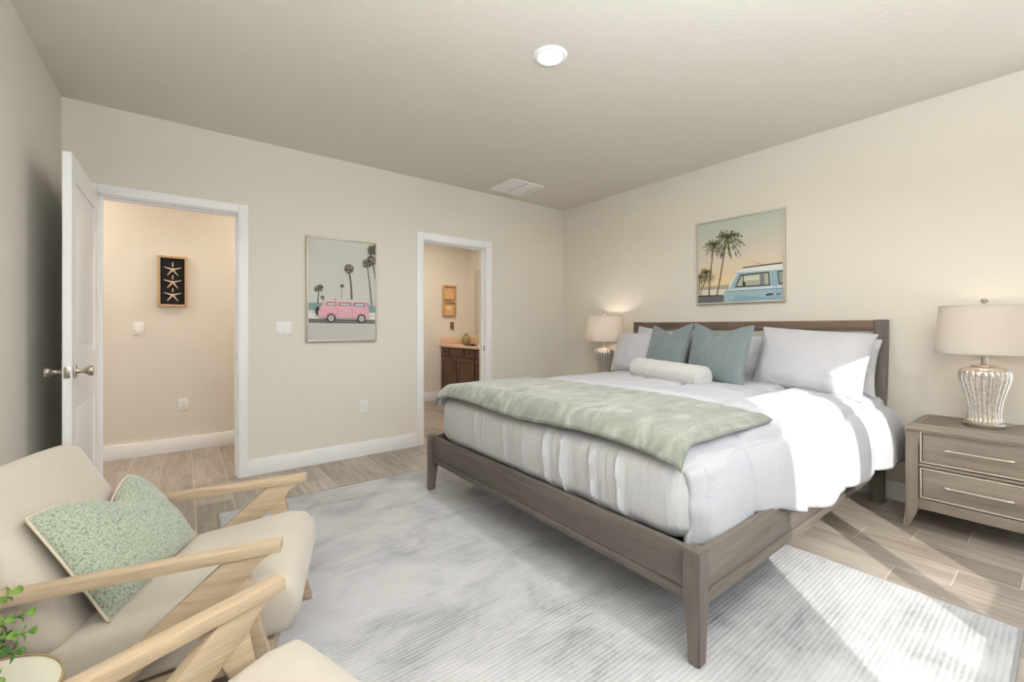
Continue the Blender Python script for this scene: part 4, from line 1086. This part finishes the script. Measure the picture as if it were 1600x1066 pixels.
bm = bmesh.new(); tube(bm, [(3.76, 0.25, 0.640), (3.80, 0.20, 0.652), (3.85, 0.14, 0.650), (3.91, 0.08, 0.640), (3.951, 0.05, 0.62), (3.956, 0.045, 0.45)], 0.0022, 6)
tag(obj('lamp_cord', bm, plain('clear_cord', (190, 180, 165), 0.4)), 'thin clear cord running from the near lamp over the back of the nightstand', 'cord')

# ================================================================== ARMCHAIRS
def armchair(loc, rz, label):
    t = thing('armchair', label, 'armchair', (loc[0], loc[1], 0), rz, group='cream armchairs with wooden arms')
    W = 0.277
    # seat: thick cushion with soft rounded front
    prof = [(-0.60, 0.150), (-0.30, 0.196), (-0.01, 0.238), (0.020, 0.245), (0.040, 0.29), (0.046, 0.335), (0.036, 0.385), (0.005, 0.422), (-0.06, 0.432), (-0.35, 0.390), (-0.60, 0.335)]
    bm = bmesh.new(); b2 = bmesh.new()
    nv = 36; rings = []
    cu = sum(p[0] for p in prof)/len(prof); cz = sum(p[1] for p in prof)/len(prof)
    # densify profile
    dp = []
    for a, b in zip(prof, prof[1:]+prof[:1]):
        m_ = max(1, int(math.hypot(b[0]-a[0], b[1]-a[1])/0.03))
        for k in range(m_): dp.append((lerp(a[0], b[0], k/m_), lerp(a[1], b[1], k/m_)))
    R = 0.045
    for k in range(nv+1):
        s = -1+2*k/nv; s = math.copysign(1-(1-abs(s))**1.6, s) if abs(s) > 0 else 0
        v_ = s*W; d = max(0, (abs(v_)-(W-R))/R); ins = R*(1-math.sqrt(max(0, 1-d*d)))
        ring = []
        for (u, z) in dp:
            du, dz = u-cu, z-cz; l = math.hypot(du, dz)
            # shrink towards the centre line by 'ins' like an inset
            fu = 1-ins/0.31 if du > 0 else 1-ins/0.31; fz = 1-ins/0.115
            zz = cz + (z-(cz+0.16*du))*fz + 0.16*du; uu = cu+du*fu
            crown = 0.012*(1-(v_/W)**2) if z > cz+0.16*du+0.04 else 0
            ring.append(b2.verts.new((uu, v_, zz+crown)))
        rings.append(ring)
    m_ = len(dp)
    for a, b in zip(rings, rings[1:]):
        for i in range(m_): b2.faces.new((a[i], a[(i+1) % m_], b[(i+1) % m_], b[i]))
    b2.faces.new(rings[0]); b2.faces.new(rings[-1]); bmesh.ops.recalc_face_normals(b2, faces=list(b2.faces)); merge(bm, b2)
    st = obj('seat', bm, M['chairfab'], t, angle=60)
    # backrest, reclined, gently curved
    d0 = Vector((-0.505, 0, 0.335)); upv = Vector((-0.485, 0, 0.875)).normalized(); bk = Vector((-0.875, 0, -0.485)).normalized()
    bm = bmesh.new()
    T, L = 0.125, 0.535
    b2 = bmesh.new(); bmesh.ops.create_cube(b2, size=1.0); bmesh.ops.subdivide_edges(b2, edges=list(b2.edges), cuts=26, use_grid_fill=True)
    for v_ in b2.verts:
        p = Vector((v_.co.x*T, v_.co.y*2*W, v_.co.z*L)); hv = Vector((T/2, W, L/2)); r = Vector((0.055, 0.06, 0.06))
        c = Vector([min(max(p[k], -hv[k]+r[k]), hv[k]-r[k]) for k in range(3)]); d = Vector([(p[k]-c[k])/r[k] for k in range(3)])
        if d.length > 1e-6:
            mm = max(abs(d[0]), abs(d[1]), abs(d[2])); d = d.normalized()*mm; p = c+Vector([d[k]*r[k] for k in range(3)])
        if p.x < 0: p.x -= 0.012*(1-(p.y/W)**2)*(1-(2*p.z/L)**2)
        p.z += (0.010*(1-(p.y/W)**2)) if p.z > 0 else 0
        v_.co = d0 + bk*(p.x+T/2) + upv*(p.z+L/2) + Vector((0, p.y, 0))
    bmesh.ops.recalc_face_normals(b2, faces=list(b2.faces)); merge(bm, b2)
    obj('backrest', bm, M['chairfab'], t, angle=60)
    bm = bmesh.new(); box(bm, (-0.62, -W+0.02, 0.135), (-0.03, W-0.02, 0.20), 0.006)
    for v_ in bm.verts: v_.co.z += (v_.co.x+0.03)*0.145 + 0.028
    obj('seat_frame', bm, M['chairwood'], t)
    for s in (-1, 1):
        va_, vb_ = sorted((s*0.293, s*0.335))
        bm = bmesh.new(); prism(bm, [(0.0, 0.564), (0.0, 0.534), (-0.70, 0.498), (-0.745, 0.498), (-0.745, 0.526)], 'y', va_, vb_, 0.0018); obj('armrest', bm, M['chairwood'], t)
        va_, vb_ = sorted((s*0.299, s*0.330))
        bm = bmesh.new()
        prism(bm, [(-0.010, 0.538), (-0.045, 0.520), (-0.070, 0.498), (-0.086, 0.470), (-0.14, 0.425), (-0.30, 0.297), (-0.668, 0.003), (-0.725, 0.003), (-0.140, 0.533)], 'y', va_, vb_, 0.0015)
        obj('leg', bm, M['chairwood'], t)
        bm = bmesh.new(); va2, vb2 = sorted((s*0.300, s*0.329))
        prism(bm, [(-0.150, 0.432), (-0.086, 0.478), (-0.060, 0.34), (0.024, RZ+0.003), (-0.016, RZ+0.003), (-0.112, 0.34), (-0.128, 0.385)], 'y', va2, vb2, 0.003)
        obj('leg', bm, M['chairwood'], t)
        bm = bmesh.new(); va3, vb3 = sorted((s*0.250, s*0.302)); box(bm, (-0.175, va3, 0.325), (-0.140, vb3, 0.350)); obj('bracket', bm, M['chairwood'], t)
    return t
c1 = armchair((0.335, 1.768), math.atan2(-0.309, 0.951), 'cream upholstered armchair with pale wooden arms, holding the green cushion')
c2 = copy_tree(c1); c2.location = (0.297, 0.956, 0); c2.rotation_euler = (0, 0, math.atan2(0.296, 0.955))
c2['label'] = 'second cream armchair cut off by the bottom edge, nearest the camera'
# green cushion on chair 1
pillow('throw_pillow', [(-0.170, 1.668, 0.372), (0.033, 2.060, 0.412), (-0.168, 2.235, 0.665), (-0.352, 1.780, 0.675)], 0.13, M['boucle'],
       'sage green boucle cushion resting on the cream armchair', 'cushion', chop=0.085, chop_u=0.22, ear=0.02, rc=0.13, welt=M['welt'], seam_mat=M['chairfab'], seed=9, flat_back=0.5)

# ================================================================== SIDE TABLE AND PLANT
tb = thing('side_table', 'round cream topped side table with a brown rim between the armchairs', 'side table', (-0.34, 1.252, 0))
bm = bmesh.new(); lathe(bm, [(0, 0.500), (0.141, 0.500), (0.141, 0.488), (0, 0.488)], n=64); obj('table_top', bm, M['tabletop'], tb, angle=30)
bm = bmesh.new(); lathe(bm, [(0.1412, 0.478), (0.1412, 0.503), (0.1446, 0.503), (0.1458, 0.501), (0.1458, 0.480), (0.1412, 0.478)], n=64); obj('table_rim', bm, M['tablerim'], tb, angle=50)
bm = bmesh.new(); lathe(bm, [(0, 0.488), (0.022, 0.488), (0.018, 0.1), (0.03, 0.03), (0.105, 0.014), (0.11, 0.001), (0, 0.001)], n=40); obj('pedestal', bm, M['tablerim'], tb)
pt = thing('potted_plant', 'small potted plant with green eucalyptus sprigs on the side table', 'plant', (-0.418, 1.245, 0.49+0.0115))
bm = bmesh.new(); lathe(bm, [(0, 0.001), (0.038, 0.001), (0.046, 0.02), (0.052, 0.075), (0.048, 0.075), (0.044, 0.06), (0, 0.06)], n=32); pot = obj('pot', bm, M['pot'], pt)
bm = bmesh.new(); lathe(bm, [(0, 0.062), (0.045, 0.061)], n=24); obj('soil', bm, M['soil'], pot)
rnd = random.Random(11)
def leaf(bm, p, d, up_, ln, wd):
    s = d.cross(up_).normalized(); n_ = s.cross(d).normalized(); K = 6; rows = []
    for k in range(K+1):
        t = k/K; w_ = wd*math.sin(PI*min(1, t*0.92+0.06))**0.8; c = p + d*ln*t + n_*ln*0.18*math.sin(PI*t)
        rows.append([bm.verts.new(c - s*w_/2 + n_*w_*0.22), bm.verts.new(c), bm.verts.new(c + s*w_/2 + n_*w_*0.22)])
    for a, b in zip(rows, rows[1:]):
        for i in range(2): bm.faces.new((a[i], a[i+1], b[i+1], b[i]))
def sprig(end, matk, seed):
    r = random.Random(seed); a = Vector((0, 0, 0.06)); e = Vector(end); mid = (a+e)/2 + Vector((0, 0, 0.035))
    pts = [a*(1-t)**2 + mid*2*t*(1-t) + e*t*t for t in [k/12 for k in range(13)]]
    bm = bmesh.new(); tube(bm, pts, 0.0016, 6, r2=0.0008); st_ = obj('stem', bm, M['stem'], pt)
    bm = bmesh.new()
    for k in range(3, 13, 1):
        d = (pts[min(k+1, 12)]-pts[k-1]).normalized()
        sd_ = d.cross(Vector((0, 0, 1))).normalized(); n_ = sd_.cross(d)
        ph = r.uniform(0, 1.2) + k*PI/2
        for q in (0, PI):
            o_ = sd_*math.cos(ph+q)+n_*math.sin(ph+q); dd = (d*0.55+o_*0.85).normalized(); sz = 0.030*(1.2-0.045*k)*r.uniform(0.9, 1.15)
            leaf(bm, pts[k], dd, d, sz, sz*0.72)
    leaf(bm, pts[-1], (pts[-1]-pts[-2]).normalized(), Vector((0, 0, 1)), 0.014, 0.009)
    lf = obj('leaves', bm, M[matk], st_, angle=180); lf['kind'] = 'stuff'
    del lf['kind']
ends = [((0.160, 0.055, 0.125), 'leaf_lt'), ((0.172, 0.012, 0.108), 'leaf_lt'), ((0.165, -0.035, 0.100), 'leaf'), ((0.13, 0.11, 0.15), 'leaf_lt'), ((0.150, -0.085, 0.085), 'leaf_lt'), ((0.10, 0.02, 0.16), 'leaf'),
        ((0.11, -0.06, 0.12), 'leaf_dk'), ((0.135, 0.0, 0.095), 'leaf_dk'), ((0.05, 0.08, 0.17), 'leaf'), ((-0.05, 0.06, 0.16), 'leaf'), ((-0.08, -0.04, 0.14), 'leaf_lt'), ((0.02, -0.1, 0.13), 'leaf_dk'), ((0.13, 0.06, 0.09), 'leaf_dk'), ((-0.02, 0.0, 0.19), 'leaf')]
for k, (e, mk) in enumerate(ends): sprig(e, mk, k)
